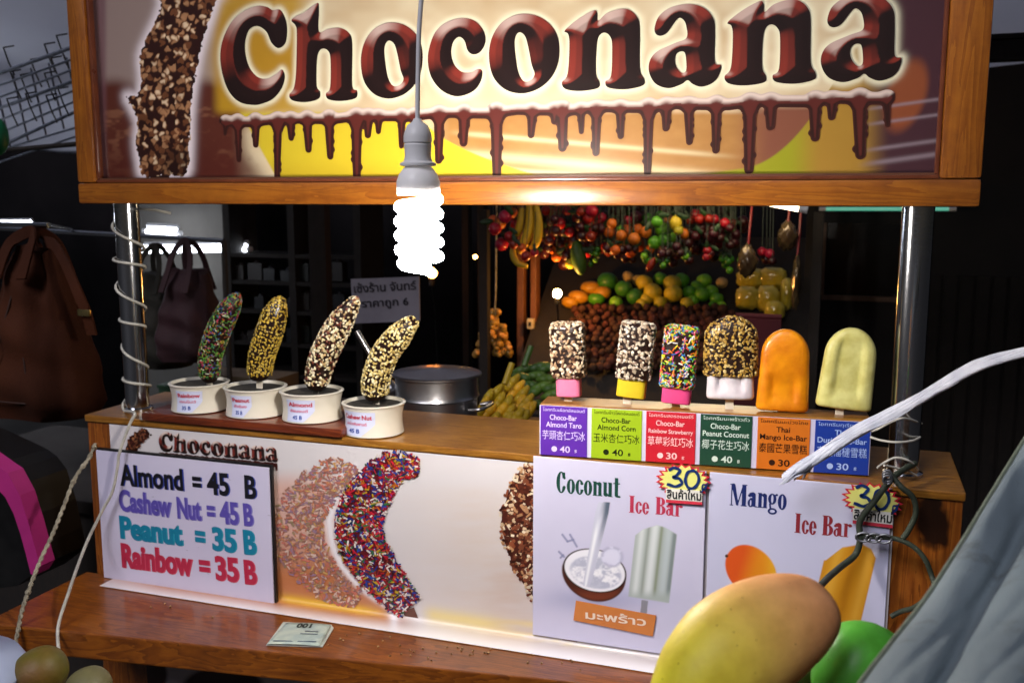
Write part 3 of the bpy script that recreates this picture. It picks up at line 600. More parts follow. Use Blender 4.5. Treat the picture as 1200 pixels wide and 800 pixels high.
# lower apron under the shelf
def apron_art(P, a, b):
    px, py = pix(P); C = np.zeros(P.shape) + hexl('#cfc4c8'); dv, idn = voronoi(px, py, 22, 5); e = np.hypot((px - 262) / 48, (py - 806) / 26); C = mixc(C, hexl('#3a1c18'), sstep(1.1, .9, e)); C = mixc(C, hexl('#3a1c18'), sstep(1.1, .9, np.hypot((px - 170) / 26, (py - 790) / 30))); C = mixc(C, hexl('#e0d040'), sstep(380, 400, px) * sstep(470, 430, px) * .8); return C
ap = sheet('apron_banner', (CX0 + .1, BY, .42), (CX1 - CX0 - .1, 0, 0), (0, 0, SH - .042 - .42), 300, 90, apron_art, M['print'], origin=(-.5, BY, .42)); tag(ap, 'pale printed sheet on the counter front below the shelf', 'banner')

# ================================================================== PRICE BOARD
PBY = -.016
pb = thing('price_board', 'white price board listing Almond, Cashew Nut, Peanut and Rainbow', 'price board', (-1.04, PBY, SH))
q = [at(121.6, 529.5, PBY), at(324, 546.5, PBY), at(321.5, 702, PBY), at(123, 674.5, PBY)]
q[2][2] = q[3][2] = SH + .0015; q[0][0] = q[3][0]; q[1][0] = q[2][0]; q[1][2] = q[0][2] = (q[0][2] + q[1][2]) / 2
MB().prism(q, (0, -.0022, 0)).build('board', M['white_card'], pb, smooth=0)
e = .0035; MB().prism([q[0] + [-.000, .0006, e], q[1] + [e, .0006, e], q[2] + [e, .0006, 0], q[3] + [0, .0006, 0]], (0, .006, 0)).build('backing', M['black'], pb, smooth=0)
PY0 = (0, PBY - .0024, 0)
def bold(body, a, b, h, col, off, name='lettering', shadow=None):
    ptext(body, a, b, h, NF, PY0, inkm(col), pb, off=off, name=name, gap=.0005)
    if shadow: ptext(body, (a[0] + 1.3, a[1] + .4), (b[0] + 1.6, b[1] + .4), h, NF, PY0, inkm(shadow), pb, off=off, name='lettering_shadow', gap=.0002)
def pline(words, col, off, shadow=None):
    for body, x0, y0, x1, y1, h in words: bold(body, (x0, y0), (x1, y1), h, col, off, shadow=shadow)
pline([('Almond', 141, 567.5, 215, 574, 24), ('=', 226, 576, 236, 577, 24), ('45', 243, 578, 269, 580, 25), ('B', 287, 582.5, 300.5, 584, 26)], '#15151c', .03, '#3a4aa0')
pline([('Cashew', 140, 597, 201, 605, 24), ('Nut', 208, 606, 236, 609, 24), ('=', 243, 610, 252, 611, 24), ('45', 258, 612, 280, 614, 25), ('B', 286, 614.5, 297, 615.5, 25)], '#5a4ea8', .035, '#8078c4')
pline([('Peanut', 141, 629, 214, 638, 25), ('=', 229, 640, 240, 641.5, 25), ('35', 249, 643, 277, 646.5, 26), ('B', 286, 647.5, 300.5, 649, 27)], '#147c9c', .04, '#2a9ab4')
pline([('Rainbow', 143, 663, 226, 674, 27), ('=', 234, 675, 246, 676.5, 26), ('35', 253, 678, 280, 681, 27), ('B', 287, 682.5, 301, 684, 27)], '#b42a48', .04, '#d0506a')

rr = random.Random(14); mb = MB()
for k in range(16):
    x, y = rr.uniform(126, 318), rr.uniform(545, 690); P = at(x, y, PBY - .00275); l = rr.uniform(.0008, .006); a = rr.uniform(-.5, .5); mb.add([P, P + [l * math.cos(a), 0, l * math.sin(a)], P + [l * math.cos(a), 0, l * math.sin(a) + .0006], P + [0, 0, .0007]], [(0, 1, 2, 3)])
mb.build('scuff_marks', pm('scuff_grey', '#8c8898', .8, col2='#a09cac', nscale=80), pb, smooth=0)
# ================================================================== CONDENSED SERIF LETTERING for the posters
def glyphs():
    r, s = rect_sd, .15
    def ring(c, rx, rz, ix, iz): return lambda X, Z: np.maximum(ell_sd(X, Z, c, rx, rz), -ell_sd(X, Z, c, ix, iz))
    def rc(*q): return lambda X, Z: r(X, Z, *q)
    def disc(x, z, k): return lambda X, Z: np.hypot(X - x, Z - z) - k
    def U(*fs): 
        def f(X, Z):
            d = fs[0](X, Z)
            for g in fs[1:]: d = np.minimum(d, g(X, Z))
            return d
        return f
    def minus(f, g): return lambda X, Z: np.maximum(f(X, Z), -g(X, Z))
    def cp(a, b, ra, rb=None): return lambda X, Z: cap_sd(X, Z, a, b, ra, ra if rb is None else rb)
    G = {}
    G['C'] = (U(minus(ring((.2, .5), .2, .52, .055, .46), rc(.22, .3, .5, .7)), rc(.3, .66, .36, .98), disc(.32, .3, .05)), .43)
    G['o'] = (ring((.17, .34), .17, .36, .04, .3), .36)
    G['c'] = (U(minus(ring((.17, .34), .17, .36, .04, .3), rc(.19, .24, .4, .5)), disc(.26, .52, .065)), .34)
    G['n'] = (U(rc(.03, 0, .16, .68), rc(.23, 0, .36, .56), ring((.23, .53), .13, .16, .055, .1), rc(0, 0, .19, .035), rc(.2, 0, .39, .035), rc(0, .645, .1, .68)), .41)
    G['n'] = (U(rc(.03, 0, .16, .68), rc(.23, 0, .36, .56), cp((.14, .58), (.27, .64), .03), disc(.27, .57, .09), rc(0, 0, .19, .035), rc(.2, 0, .39, .035), rc(0, .645, .1, .68)), .41)
    G['u'] = (U(rc(.03, .1, .16, .68), rc(.23, 0, .36, .68), disc(.12, .1, .09), cp((.12, .03), (.26, .08), .03), rc(0, .645, .1, .68), rc(.2, .645, .3, .68), rc(.3, 0, .4, .035)), .42)
    G['t'] = (U(rc(.06, .06, .19, .92), rc(0, .63, .27, .68), cp((.13, .05), (.25, .04), .045)), .29)
    G['I'] = (U(rc(.05, 0, .23, 1), rc(0, 0, .28, .04), rc(0, .96, .28, 1)), .32)
    G['e'] = (U(minus(ring((.17, .34), .17, .36, .04, .3), rc(.17, .2, .4, .33)), rc(.1, .33, .32, .375)), .36)
    G['B'] = (U(rc(.04, 0, .2, 1), rc(0, 0, .24, .04), rc(0, .96, .24, 1), minus(ring((.22, .76), .19, .24, .05, .19), rc(-.2, -.1, .12, 1.2)), minus(ring((.23, .27), .21, .27, .06, .22), rc(-.2, -.1, .12, 1.2))), .46)
    G['a'] = (U(rc(.18, .03, .31, .56), disc(.2, .57, .11), disc(.07, .52, .065), cp((.08, .62), (.2, .66), .025), ring((.12, .18), .12, .19, .03, .14), cp((.1, .38), (.22, .42), .02), rc(.28, 0, .38, .05)), .39)
    G['r'] = (U(rc(.03, 0, .16, .68), rc(0, 0, .2, .035), rc(0, .645, .1, .68), disc(.26, .58, .075), cp((.14, .58), (.25, .65), .025)), .34)
    G['M'] = (U(rc(.05, 0, .09, 1), rc(0, 0, .14, .04), rc(0, .96, .16, 1), rc(.48, 0, .64, 1), rc(.44, 0, .68, .04), rc(.48, .96, .68, 1), cp((.13, .95), (.3, .06), .075, .05), cp((.31, .04), (.52, .95), .022)), .71)
    G['g'] = (U(ring((.16, .44), .16, .25, .045, .19), ring((.18, -.12), .18, .15, .1, .07), cp((.08, .2), (.1, .02), .035), disc(.33, .64, .05), cp((.24, .6), (.33, .65), .02)), .38)
    return G
GL = glyphs()
def serif(body, a, b, hpx, P0, col, parent, gap=.0004):
    adv = [0.0]
    for ch in body: adv.append(adv[-1] + (GL[ch][1] if ch != ' ' else .2))
    Q0 = np.array(P0) + NF * gap; A, B = atp(*a, Q0, NF), atp(*b, Q0, NF); h = hpx * scale_at(A); u = (B - A) / adv[-1]
    V = []; F = []; k = 0
    for ch, x in zip(body, adv):
        if ch == ' ': continue
        o = field_mesh('lettering', lambda X, Z, g=GL[ch][0], x=x: g(X - x, Z), x - .04, -.32, x + GL[ch][1] + .06, 1.06, .012, lambda X, Z: A + X[..., None] * u + Z[..., None] * np.array([0, 0, h]), inkm(col), parent)

# ================================================================== POSTERS
POY = -.0095
def star(name, label, cx, cy, rx, ry, tilt, base_y):
    Y = POY - .003; t = thing(name, label, 'price sticker', at(cx, cy, Y)); n = 19
    def pts(k):
        out = []
        for i in range(2 * n):
            a = math.pi * i / n; r = k * (1.0 if i % 2 == 0 else .80); out.append((cx + rx * r * math.cos(a), cy + ry * r * math.sin(a) + tilt * rx * r * math.cos(a)))
        return out
    # star points follow a rounded rectangle a little; border red, inside yellow
    MB().prism([at(x, y, Y) for x, y in pts(1)], (0, -.0008, 0)).build('sticker_border', inkm('#c8283c'), t, smooth=0)
    MB().prism([at(x, y, Y - .0009) for x, y in pts(.88)], (0, -.0003, 0)).build('sticker_face', pm('sticker_yellow', '#dfe07a', .4, col2='#e6e48a', nscale=20), t, smooth=0)
    def stroke(pts, r, yy, name='lettering'):
        mb = MB(); c = catmull(pts, 6); L = []
        for i in range(len(c)):
            d = c[min(i + 1, len(c) - 1)] - c[max(i - 1, 0)]; d /= np.linalg.norm(d) + 1e-9; nn = np.array([-d[1], d[0]]); L.append((c[i] + nn * r * (1 + .2 * math.sin(i)), c[i] - nn * r))
        for i in range(len(c) - 1): mb.add([at(*L[i][0], yy), at(*L[i + 1][0], yy), at(*L[i + 1][1], yy), at(*L[i][1], yy)], [(0, 1, 2, 3)])
        mb.build(name, inkm('#12306a'), t, smooth=0)
    s = rx / 32; f = lambda q: [(cx + x * s, cy + (y + x * tilt) * s) for x, y in q]
    stroke(f([(-17, -11), (-10, -14), (-4, -11), (-9, -5), (-12, -3), (-5, -2), (-2, 3), (-9, 7), (-19, 5)]), 1.6 * s, Y - .0022)
    stroke(f([(13, -12), (6, -11), (2, -3), (4, 6), (10, 8), (16, 2), (17, -6), (13, -12)]), 1.6 * s, Y - .0024)
    stroke(f([(21, 9), (22, 3), (26, 4), (24, 8), (21, 8)]), .9 * s, Y - .0022); stroke(f([(20, 12), (28, 0)]), .8 * s, Y - .0024)
    # caption with a red bar under it
    a0, a1 = f([(-19, 21)])[0], f([(20, 21)])[0]
    bar = f([(-20, 11), (21, 11), (21, 26), (-20, 26)]); MB().prism([at(x, y, Y - .0012) for x, y in bar], (0, -.0003, 0)).build('caption_bar', inkm('#d03a4c'), t, smooth=0)
    wb = f([(-20, 10), (21, 10), (21, 22.5), (-20, 22.5)]); MB().prism([at(x, y, Y - .0016) for x, y in wb], (0, -.0003, 0)).build('caption_ground', inkm('#e8e6dc'), t, smooth=0)
    ptext('สินค้าใหม่', a0, a1, 9.5 * s, NF, (0, Y - .0020, 0), inkm('#101014'), t, off=.02)
def coconut_art(P, a, b):
    px, py = pix(P); C = np.zeros(P.shape) + hexl('#cfcde4'); C = mixc(C, hexl('#bfbdd8'), fbm(px / 60, py / 60, 1) * .5)
    sh = np.exp(-(((px - 700) / 62) ** 2 + ((py - 702) / 14) ** 2)); C = mixc(C, hexl('#8a90b8'), sh * .6)
    # shell, flesh and milk
    d = np.hypot((px - 696) / 38.5, (py - 672 - (px - 696) * .14) / 33); C = mixc(C, hexl('#4a2418'), sstep(1.0, .95, d) * sstep(655, 664, py)); C = mixc(C, hexl('#7a3a26'), sstep(.97, .85, d) * sstep(685, 700, py) * .8)
    e1 = np.hypot((px - 697) / 38, (py - 668 - (px - 696) * .14) / 26); C = mixc(C, hexl('#241410'), sstep(1.0, .96, e1)); C = mixc(C, hexl('#eeeef6'), sstep(.95, .91, e1))
    m = fbm(px / 9, py / 7, 7); e2 = np.hypot((px - 698) / 32, (py - 670 - (px - 696) * .14) / 20); C = mixc(C, hexl('#b4b8cc'), sstep(1, .85, e2) * .8); C = mixc(C, hexl('#f4f4fa'), sstep(1.05, .8, e2) * sstep(.42, .6, m)); C = mixc(C, hexl('#9aa0bc'), sstep(.25, .1, np.abs(m - .45)) * sstep(1, .9, e2) * .25)
    bl = np.hypot((px - 717) / 13, (py - 652) / 12); C = mixc(C, hexl('#dcdcf0'), sstep(1.1, .8, bl)); C = mixc(C, hexl('#8c8cb0'), np.exp(-((bl - .9) / .16) ** 2) * .5 * sstep(.35, .6, m))
    for x0_, y0_, x1_, y1_ in ((659, 626, 665, 634), (665, 634, 672, 632), (668, 626, 676, 640), (655, 646, 661, 652), (657, 653, 660, 650)): C = mixc(C, hexl('#7c80a8'), sstep(1.4, .5, cap_sd(px, py, (x0_, y0_), (x1_, y1_), .3, .3)) * .8)
    # the poured stream
    c0 = 708 - (py - 588) * .21; w = np.interp(py, [588, 600, 680, 690], [7, 8, 5, 3]); u = (px - c0) / w; ms = sstep(1.05, .9, np.abs(u)) * (py > 588) * (py < 686)
    C = mixc(C, hexl('#c6c8da'), ms); C = mixc(C, hexl('#f2f4fa'), ms * np.exp(-((u + .3) / .35) ** 2) * sstep(600, 630, py)); C = mixc(C, hexl('#3f4f60'), ms * sstep(.0, .6, u) * sstep(650, 590, py) * .95); C = mixc(C, hexl('#5a6878'), ms * sstep(1.0, .6, np.abs(u)) * sstep(612, 590, py) * .6 * sstep(-.6, .3, u))
    # printed ice bar
    k = (px - (765 - (py - 660) * .115)); top = np.interp(k, [-27, -16, 0, 10, 26], [628, 619, 614, 617, 626]); bot = 700 + (k + 20) * .16
    mb2 = sstep(0, 2, py - top) * sstep(0, 2, bot - py) * sstep(25, 23.5, np.abs(k)); C = mixc(C, hexl('#a9b4b0'), mb2)
    for kk, cc, ww in ((-17, '#d4dada', 4), (-9, '#8b958a', 2), (-2, '#d8dede', 5), (6, '#87917a', 2.2), (15, '#b9c4c6', 5), (22, '#7c8888', 3)): C = mixc(C, hexl(cc), mb2 * np.exp(-((k - kk) / ww) ** 2) * sstep(704, 690, py + 2))
    ss = sstep(4.2, 3.4, np.abs(px - (756 - (py - 700) * .1))) * sstep(0, 1, py - bot) * (py < 720); C = mixc(C, hexl('#8c8c96'), ss)
    return C
def mango_art(P, a, b):
    px, py = pix(P); C = np.zeros(P.shape) + hexl('#cbcbe4'); C = mixc(C, hexl('#bbbdd8'), fbm(px / 60, py / 60, 2) * .5)
    d = np.hypot((px - 880) / 31, (py - 668 - (px - 880) * .25) / 30); C = mixc(C, hexl('#e08a1e'), sstep(1, .93, d)); C = mixc(C, hexl('#d8561e'), sstep(1, .93, d) * sstep(890, 862, px + (py - 668) * .3)); C = mixc(C, hexl('#e6b02a'), sstep(1, .93, d) * sstep(890, 912, px) * .9)
    C = mixc(C, hexl('#3a2414'), sstep(2.4, 1.4, np.hypot(px - 851.5, py - 651)))
    k = px - (990 - (py - 680) * .24); top = np.interp(k, [-28, -12, 10, 22, 32], [655, 640, 636, 642, 655]); mk = sstep(0, 2, py - top) * sstep(0, 2, 738 - py) * sstep(31, 29.5, np.abs(k)); C = mixc(C, hexl('#c98a1c'), mk); C = mixc(C, hexl('#a5660e'), mk * np.exp(-((k - 4) / 6) ** 2) * .6); C = mixc(C, hexl('#dca436'), mk * np.exp(-((k + 16) / 7) ** 2)); C = mixc(C, hexl('#e0a83c'), mk * np.exp(-((k - 22) / 6) ** 2) * .7)
    C = mixc(C, hexl('#7a2a3a'), sstep(1041.5, 1043.5, px) * .8)
    return C
def poster(name, label, TLp, TRp, zbot, art, w, h):
    A, B = at(*TLp, POY), at(*TRp, POY); zt_ = (A[2] + B[2]) / 2
    t = thing(name, label, 'poster', ((A[0] + B[0]) / 2, POY, zbot))
    o = sheet('poster_sheet', (A[0], POY, zbot), (B[0] - A[0], 0, 0), (0, 0, zt_ - zbot), w, h, art, M['paper'], t)
    so = o.modifiers.new('thickness', 'SOLIDIFY'); so.thickness = .0015; so.offset = 1 if False else -1
    return t
cp_ = poster('coconut_poster', 'white poster with a coconut splash reading Coconut Ice Bar', (625, 536), (828, 550), SH + .011, coconut_art, 230, 240)
mp_ = poster('mango_poster', 'white poster with a printed mango reading Mango Ice Bar', (832, 552), (1046, 573), SH + .011, mango_art, 240, 240)
PP = (0, POY, 0)
serif('Coconut', (652, 576.5), (727, 583), 25, PP, '#15453a', cp_); serif('Ice', (737, 600), (761, 602.5), 20.5, PP, '#b83450', cp_); serif('Bar', (768, 602), (800, 605.5), 21, PP, '#b83450', cp_)
serif('Mango', (855, 591.5), (922, 597), 26, PP, '#1c2a64', mp_); serif('Ice', (931, 623.5), (957, 626.5), 23.5, PP, '#8a2a34', mp_); serif('Bar', (963, 626.5), (998, 629.5), 24, PP, '#8a2a34', mp_)
star('price_sticker', 'yellow starburst price sticker at the top corner of the Coconut poster', 801, 563, 33, 21, .07, 0)
star('price_sticker', 'yellow starburst price sticker on the Mango poster behind the wire', 1022, 586, 36.5, 21.5, .12, 0)
lab = thing('paper_strip', 'orange paper strip with white Thai letters stuck on the Coconut poster', 'label', at(720, 722, POY - .001))
MB().prism([at(x, y, POY - .002) for x, y in ((675, 703), (769, 720.5), (765, 745), (672, 726))], (0, -.0006, 0)).build('strip', pm('orange_paper', '#cf8040', .6, col2='#c4763a', nscale=15), lab, smooth=0)
ptext('มะพร้าว', (686, 724), (757, 733), 9, NF, (0, POY - .0027, 0), inkm('#f0dcc8'), lab, off=.02)

# ================================================================== PRICE BOX WITH ICE BARS
bA, bB = np.array([-.417, -.006, CT]), np.array([.040, .034, CT]); bu = bB - bA; bu /= np.linalg.norm(bu); bnrm = np.array([bu[1], -bu[0], 0.]); BXH = .078
px_ = thing('price_box', 'long wooden box with six coloured flavour cards on its front', 'display box', tuple((bA + bB) / 2 - bnrm * .04))
mb = MB().prism([bA - bnrm * .002, bB - bnrm * .002, bB - bnrm * .058, bA - bnrm * .058], (0, 0, BXH)); mb.build('box_body', M['top'], px_, smooth=0, bevel=.0015)
q0 = bA + [0, 0, .002]; q1 = bB + [0, 0, .002]
MB().prism([q0, q1, q1 + [0, 0, BXH - .004], q0 + [0, 0, BXH - .004]], bnrm * .0012).build('card_backing', M['white_card'], px_, smooth=0)
CARDS = [(633.5, 688, '#5a2aa0', '#d8c8f0', 'Choco-Bar', 'Almond Taro', '芋頭杏仁巧冰', '40', 'ไอศกรีมเผือกอัลมอนด์', 'purple'),
         (693, 752, '#98b81e', '#182408', 'Choco-Bar', 'Almond Corn', '玉米杏仁巧冰', '40', 'ไอศกรีมข้าวโพดอัลมอนด์', 'lime green'),
         (757, 815, '#c02030', '#f0c8c8', 'Choco-Bar', 'Rainbow Strawberry', '草莓彩虹巧冰', '30', 'ไอศกรีมสตรอเบอร์รี่', 'red'),
         (820.5, 881, '#1c4432', '#d0e0d4', 'Choco-Bar', 'Peanut Coconut', '椰子花生巧冰', '40', 'ไอศกรีมมะพร้าวถั่ว', 'dark green'),
         (887.5, 949, '#d0701c', '#2c1206', 'Thai', 'Mango Ice-Bar', '泰國芒果雪糕', '30', 'ไอศกรีมมะม่วงไทย', 'orange'),
         (955, 1019.5, '#1c3a98', '#a8c0f0', 'Thai', 'Durian Ice-Bar', '泰國榴槤雪糕', '30', 'ไอศกรีมทุเรียนไทย', 'blue')]
F0 = bA + bnrm * .0016
def onbox(px): P = atp(px, 510, F0, bnrm); return float(np.dot(P - F0, bu))
for xa, xb, c1, c2, l1, l2, cn, pr, th, nm in CARDS:
    ua, ub = onbox(xa), onbox(xb); w = ub - ua
    def Q(u, h, g=0.): return F0 + bu * (ua + u * w) + bnrm * g + np.array([0, 0, h * BXH])
    cd_ = MB().prism([Q(0, .03), Q(1, .03), Q(1, .97), Q(0, .97)], bnrm * .0006).build('flavour_card', inkm(c1), px_, smooth=0); cd_['label'] = nm + ' flavour card for ' + l2.lower()
    def T(body, u0, u1, h, hh, off=.0): 
        V_, _ = text_raw(body, off); text(body, Q(u0, h, .0010), Q(u1, h, .0010) - Q(u0, h, .0010), np.array([0, 0, hh * BXH]), inkm(c2), cd_, off=off)
    T(th, .05, .95, .875, .055); 
    if len(l1) > 5: T(l1, .2, .78, .715, .095, .012)
    else: T(l1, .36, .62, .715, .095, .012)
    T(l2, .12 if len(l2) < 12 else .05, .88 if len(l2) < 12 else .95, .575, .095 if len(l2) < 15 else .075, .012); T(cn, .04, .96, .35, .13, .0); T(pr, .42, .64, .1, .115, .015); T('฿', .74, .8, .1, .06)
    mbd = MB(); c = Q(.3, .155, .0010); mbd.add([c + bu * .0042 * math.cos(t) + np.array([0, 0, .0042 * math.sin(t)]) for t in np.linspace(0, 2 * math.pi, 20)[:-1]], [tuple(range(19))]); mbd.build('price_dot', inkm(c2), cd_, smooth=0)

def bar_mesh(P0, P1, w, d, top='dome', groove=None, n=26, seg=44, expo=4.0, taper=.0, domef=1.0):
    """ice-bar body: loft from P0 (bottom) to P1 (top)"""
    ax = np.array(P1) - np.array(P0); L = np.linalg.norm(ax); ax /= L; side = np.cross(ax, bnrm); side /= np.linalg.norm(side); fr = np.cross(side, ax); fr = fr if np.dot(fr, bnrm) > 0 else -fr
    if np.dot(side, bu) < 0: side = -side
    mb = MB(); vs = []; rad = w / 2 * domef
    ts = list(np.concatenate([[0], np.linspace(.001, 1, 8) ** 2 * .05 * 1.0, np.linspace(.08, 1 - 1.0 * rad / L if top == 'dome' else .9, 10)[0:], (1 - (rad / L if top == 'dome' else .1) * (1 - np.sin(np.linspace(0, math.pi / 2, 10)[1:])))]))
    for t in ts:
        wr = dr = 1.0
        if t < .05: k = math.sqrt(max(0, 1 - (1 - t / .05) ** 2)); wr = .86 + .14 * k; dr = .6 + .4 * k
        if t == 0: wr, dr = .0, .0
        h0 = rad / L if top == 'dome' else .1
        if t > 1 - h0:
            k = math.sqrt(max(0, 1 - ((t - 1 + h0) / h0) ** 2)); wr *= k if top == 'dome' else (.72 + .28 * k if t < 1 else 0); dr *= .25 + .75 * k if t < .9999 else 0
        wr *= 1 - taper * t
        for k in range(seg):
            a = 2 * math.pi * k / seg; ca, sa = math.cos(a), math.sin(a); x = math.copysign(abs(ca) ** (2 / expo), ca); y = math.copysign(abs(sa) ** (2 / expo), sa)
            X = x * w / 2 * wr; Yq = y * d / 2 * dr
            if groove and y > .2:
                g = sum(math.exp(-((x - gx) / .13) ** 2) for gx in groove[0]) * min(1, max(0, (t - groove[1]) / .05)) * min(1, max(0, (groove[2] - t) / .08)); Yq -= g * d * .26
            vs.append(np.array(P0) + ax * L * t + side * X + fr * Yq)
    m = len(ts); mb.add(vs, [(i * seg + k, i * seg + (k + 1) % seg, (i + 1) * seg + (k + 1) % seg, (i + 1) * seg + k) for i in range(m - 1) for k in range(seg)])
    return mb
def chips(points, n, kind, cols, size, seed, spread=0.0):
    """bits of nut or sprinkle lying on a surface; points: list of (position, normal, weight)"""
    rr = random.Random(seed); mb = MB(); wts = [p[2] * (.25 + 1.5 * float(vnoise(np.array([p[0][0] * 130 + seed]), np.array([p[0][2] * 130]), seed)[0])) for p in points]; sel = rr.choices(points, wts, k=n)
    for p, nrm, _ in sel:
        nv = Vector(nrm).normalized(); t = nv.orthogonal().normalized(); t = Matrix.Rotation(rr.uniform(0, 6.28), 3, nv) @ t; b = nv.cross(t); c = Vector(p) + t * rr.uniform(-1, 1) * spread + b * rr.uniform(-1, 1) * spread
        col = hexl(rr.choice(cols)) * rr.uniform(.78, 1.08); s = rr.uniform(*size)
        if kind == 'sprinkle':
            l, r_ = s * 1.5, s * .38; vs = []; tl = (t + nv * rr.uniform(-.25, .25)).normalized(); bb = tl.cross(nv).normalized(); nn = bb.cross(tl)
            for e_, q in ((-1, .5), (-.85, 1), (.85, 1), (1, .5)):
                for k in range(6): a = k * math.pi / 3; vs.append(c + tl * l * e_ + (bb * math.cos(a) + nn * math.sin(a)) * r_ * q + nv * r_ * .6)
            mb.add(vs, [(i * 6 + k, i * 6 + (k + 1) % 6, i * 6 + 6 + (k + 1) % 6, i * 6 + 6 + k) for i in range(3) for k in range(6)] + [tuple(range(6))[::-1], tuple(range(18, 24))], col)
        else:
            rt = Matrix.Rotation(rr.uniform(-.5, .5), 3, t); vs = []; sx, sy, sz = s * rr.uniform(.8, 1.5), s * rr.uniform(.55, .95), s * rr.uniform(.4, .65)
            for lat in (-.8, 0, .8):
                for k in range(6):
                    a = k * math.pi / 3 + lat; q = math.cos(lat) if lat else 1; q *= rr.uniform(.8, 1.15); vs.append(c + rt @ (t * sx * q * math.cos(a) + b * sy * q * math.sin(a) + nv * sz * (math.sin(lat) * 1.2 + .35)))
            mb.add(vs, [(i * 6 + k, i * 6 + (k + 1) % 6, i * 6 + 6 + (k + 1) % 6, i * 6 + 6 + k) for i in range(2) for k in range(6)] + [tuple(range(6))[::-1], tuple(range(12, 18))], col)
    return mb
def surf_points(o, lo=None, hi=None, axis=None):
    off = LOC.get(o.name, np.zeros(3)); out = []
    for p in o.data.polygons:
        if p.area > 1e-9:
            c = np.array(p.center[:]) + off
            for k in range(3):
                vs = [np.array(o.data.vertices[i].co[:]) + off for i in p.vertices]; w = np.random.RandomState(p.index * 3 + k).dirichlet(np.ones(len(vs))); out.append((sum(wi * v for wi, v in zip(w, vs)), p.normal[:], p.area))
    return out
M['pink'] = pm('pink_ice', '#e07a9c', .45, sss=.15, col2='#d86c92', nscale=30); M['hotpink'] = pm('hot_pink_ice', '#d84a84', .45, sss=.15, col2='#cc3e7a', nscale=30); M['yel'] = pm('yellow_ice', '#cdb826', .45, sss=.15, col2='#c0aa1c', nscale=30)
M['milk'] = pm('white_ice', '#dcd4d8', .4, sss=.2, col2='#c6bcc2', nscale=40, bump=.25, bscale=80); M['orange'] = pm('orange_ice', '#e6920f', .34, sss=.15, col2='#cc7206', nscale=38, coat=.2, bump=.25, bscale=70, detail=8); M['durian'] = pm('pale_yellow_ice', '#d8d488', .4, sss=.15, col2='#bfb765', nscale=45, coat=.1, bump=.3, bscale=80, detail=8)
NUTW = ['#d8c8ac', '#c8b494', '#e4d8c0', '#b89c7a', '#a88868', '#8c6c50', '#5c3c2c']; SPB = ['#e0c814', '#2a62c0', '#d83048', '#3a9a3c', '#e87818', '#e8e0d8', '#c85a9c', '#48a8c8', '#d8d024', '#70b82c']
ztop = CT + BXH
def bx(px, py, dep): return atp(px, py, bA - bnrm * dep, bnrm)
BARS = [('almond taro ice bar with a pink foot and pale nut coating', 666, 452, 664.5, 377, 668, 379, .72, 'pink', 'nut', NUTW, 40, 29),
        ('almond corn ice bar with a yellow foot and dark nut coating', 740, 456, 739, 377, 750, 378, .0, 'yel', 'nut', NUTW, 40, 35),
        ('rainbow strawberry ice bar with a pink foot and sprinkles', 793, 465, 792, 381, 801, 381, .0, 'hotpink', 'sprinkle', SPB, 40, 35)]
DEP = .030
def stick(t, cx, cy_top, w=9.5):
    P = bx(cx, cy_top, DEP); s = scale_at(P); MB().box(tuple((P + [P[0] * 0, 0, 0]) * [1, 1, 0] + [0, 0, (P[2] + .012 + ztop - .012) / 2]), (w * s, .0035, P[2] + .012 - (ztop - .012)), rz=math.atan2(bu[1], bu[0])).build('stick', M['stickwood'], t, smooth=0, bevel=.0006)
def bar3(label, sx, top, mid, bot, hwc, hwf, footmat, kind, cols, seed, ncoat):
    B, Mi, T_ = bx(*bot, DEP), bx(*mid, DEP), bx(*top, DEP); s = scale_at(Mi)
    t = thing('ice_bar', label, 'ice bar', (float(B[0]), float(B[1]), ztop), 'display ice bars standing on the price box')
    foot = bar_mesh(B, B + (T_ - B) * .38, hwf * 2 * s, .024, 'flat').build('ice_foot', M[footmat], t, smooth=60)
    coat = bar_mesh(Mi, T_, hwc * 2 * s, .034, 'flat').build('chocolate_coat', M['choc'], t, smooth=60)
    chips(surf_points(coat), ncoat, kind, cols, (.0019, .0034) if kind == 'nut' else (.0018, .0026), seed).build('nut_bits' if kind == 'nut' else 'sprinkle_bits', M['vc'], coat, smooth=50, vcol=True, weld=False)
    stick(t, sx, bot[1] - 2); return t
NUT2 = ['#d0c4ae', '#c0ae94', '#a4907a', '#e0d6c6', '#7c6450']
bar3('ice bar with a pale pink foot and a coat of cream nuts', 666, (664.5, 378), (667, 441), (667, 464), 19, 14.5, 'pink', 'nut', NUTW, 1, 950)
bar3('ice bar with a yellow foot and a coat of cream nuts', 735, (749, 378), (742, 443), (739, 465), 19.5, 17, 'yel', 'nut', NUT2, 2, 800)
bar3('ice bar with a hot pink foot and rainbow sprinkles', 792, (800, 382), (793, 453), (792, 472), 19.5, 17, 'hotpink', 'sprinkle', SPB, 3, 1300)
def bar_solid(label, sx, bot, top, hw, mat, groove):
    B, T_ = bx(*bot, DEP), bx(*top, DEP); s = scale_at(B); t = thing('ice_bar', label, 'ice bar', (float(B[0]), float(B[1]), ztop), 'display ice bars standing on the price box')
    bar_mesh(B, T_, hw * 2 * s, .026, 'dome', groove, expo=3.4, taper=.13).build('ice_body', M[mat], t, smooth=70); stick(t, sx, bot[1] - 2); return t, B, T_, s
t4, B4, T4, s4 = bar_solid('white based ice bar with a dome of chopped peanuts', 855, (855.5, 467), (857, 374), 27.5, 'milk', ((-.42, .42), .1, .8))
a4 = T4 - B4; c4 = bar_mesh(B4 + a4 * .3, T4 + a4 * .03, 61 * s4, .033, 'dome', expo=3.2, taper=.05, domef=.78).build('chocolate_coat', M['choc'], t4, smooth=60)
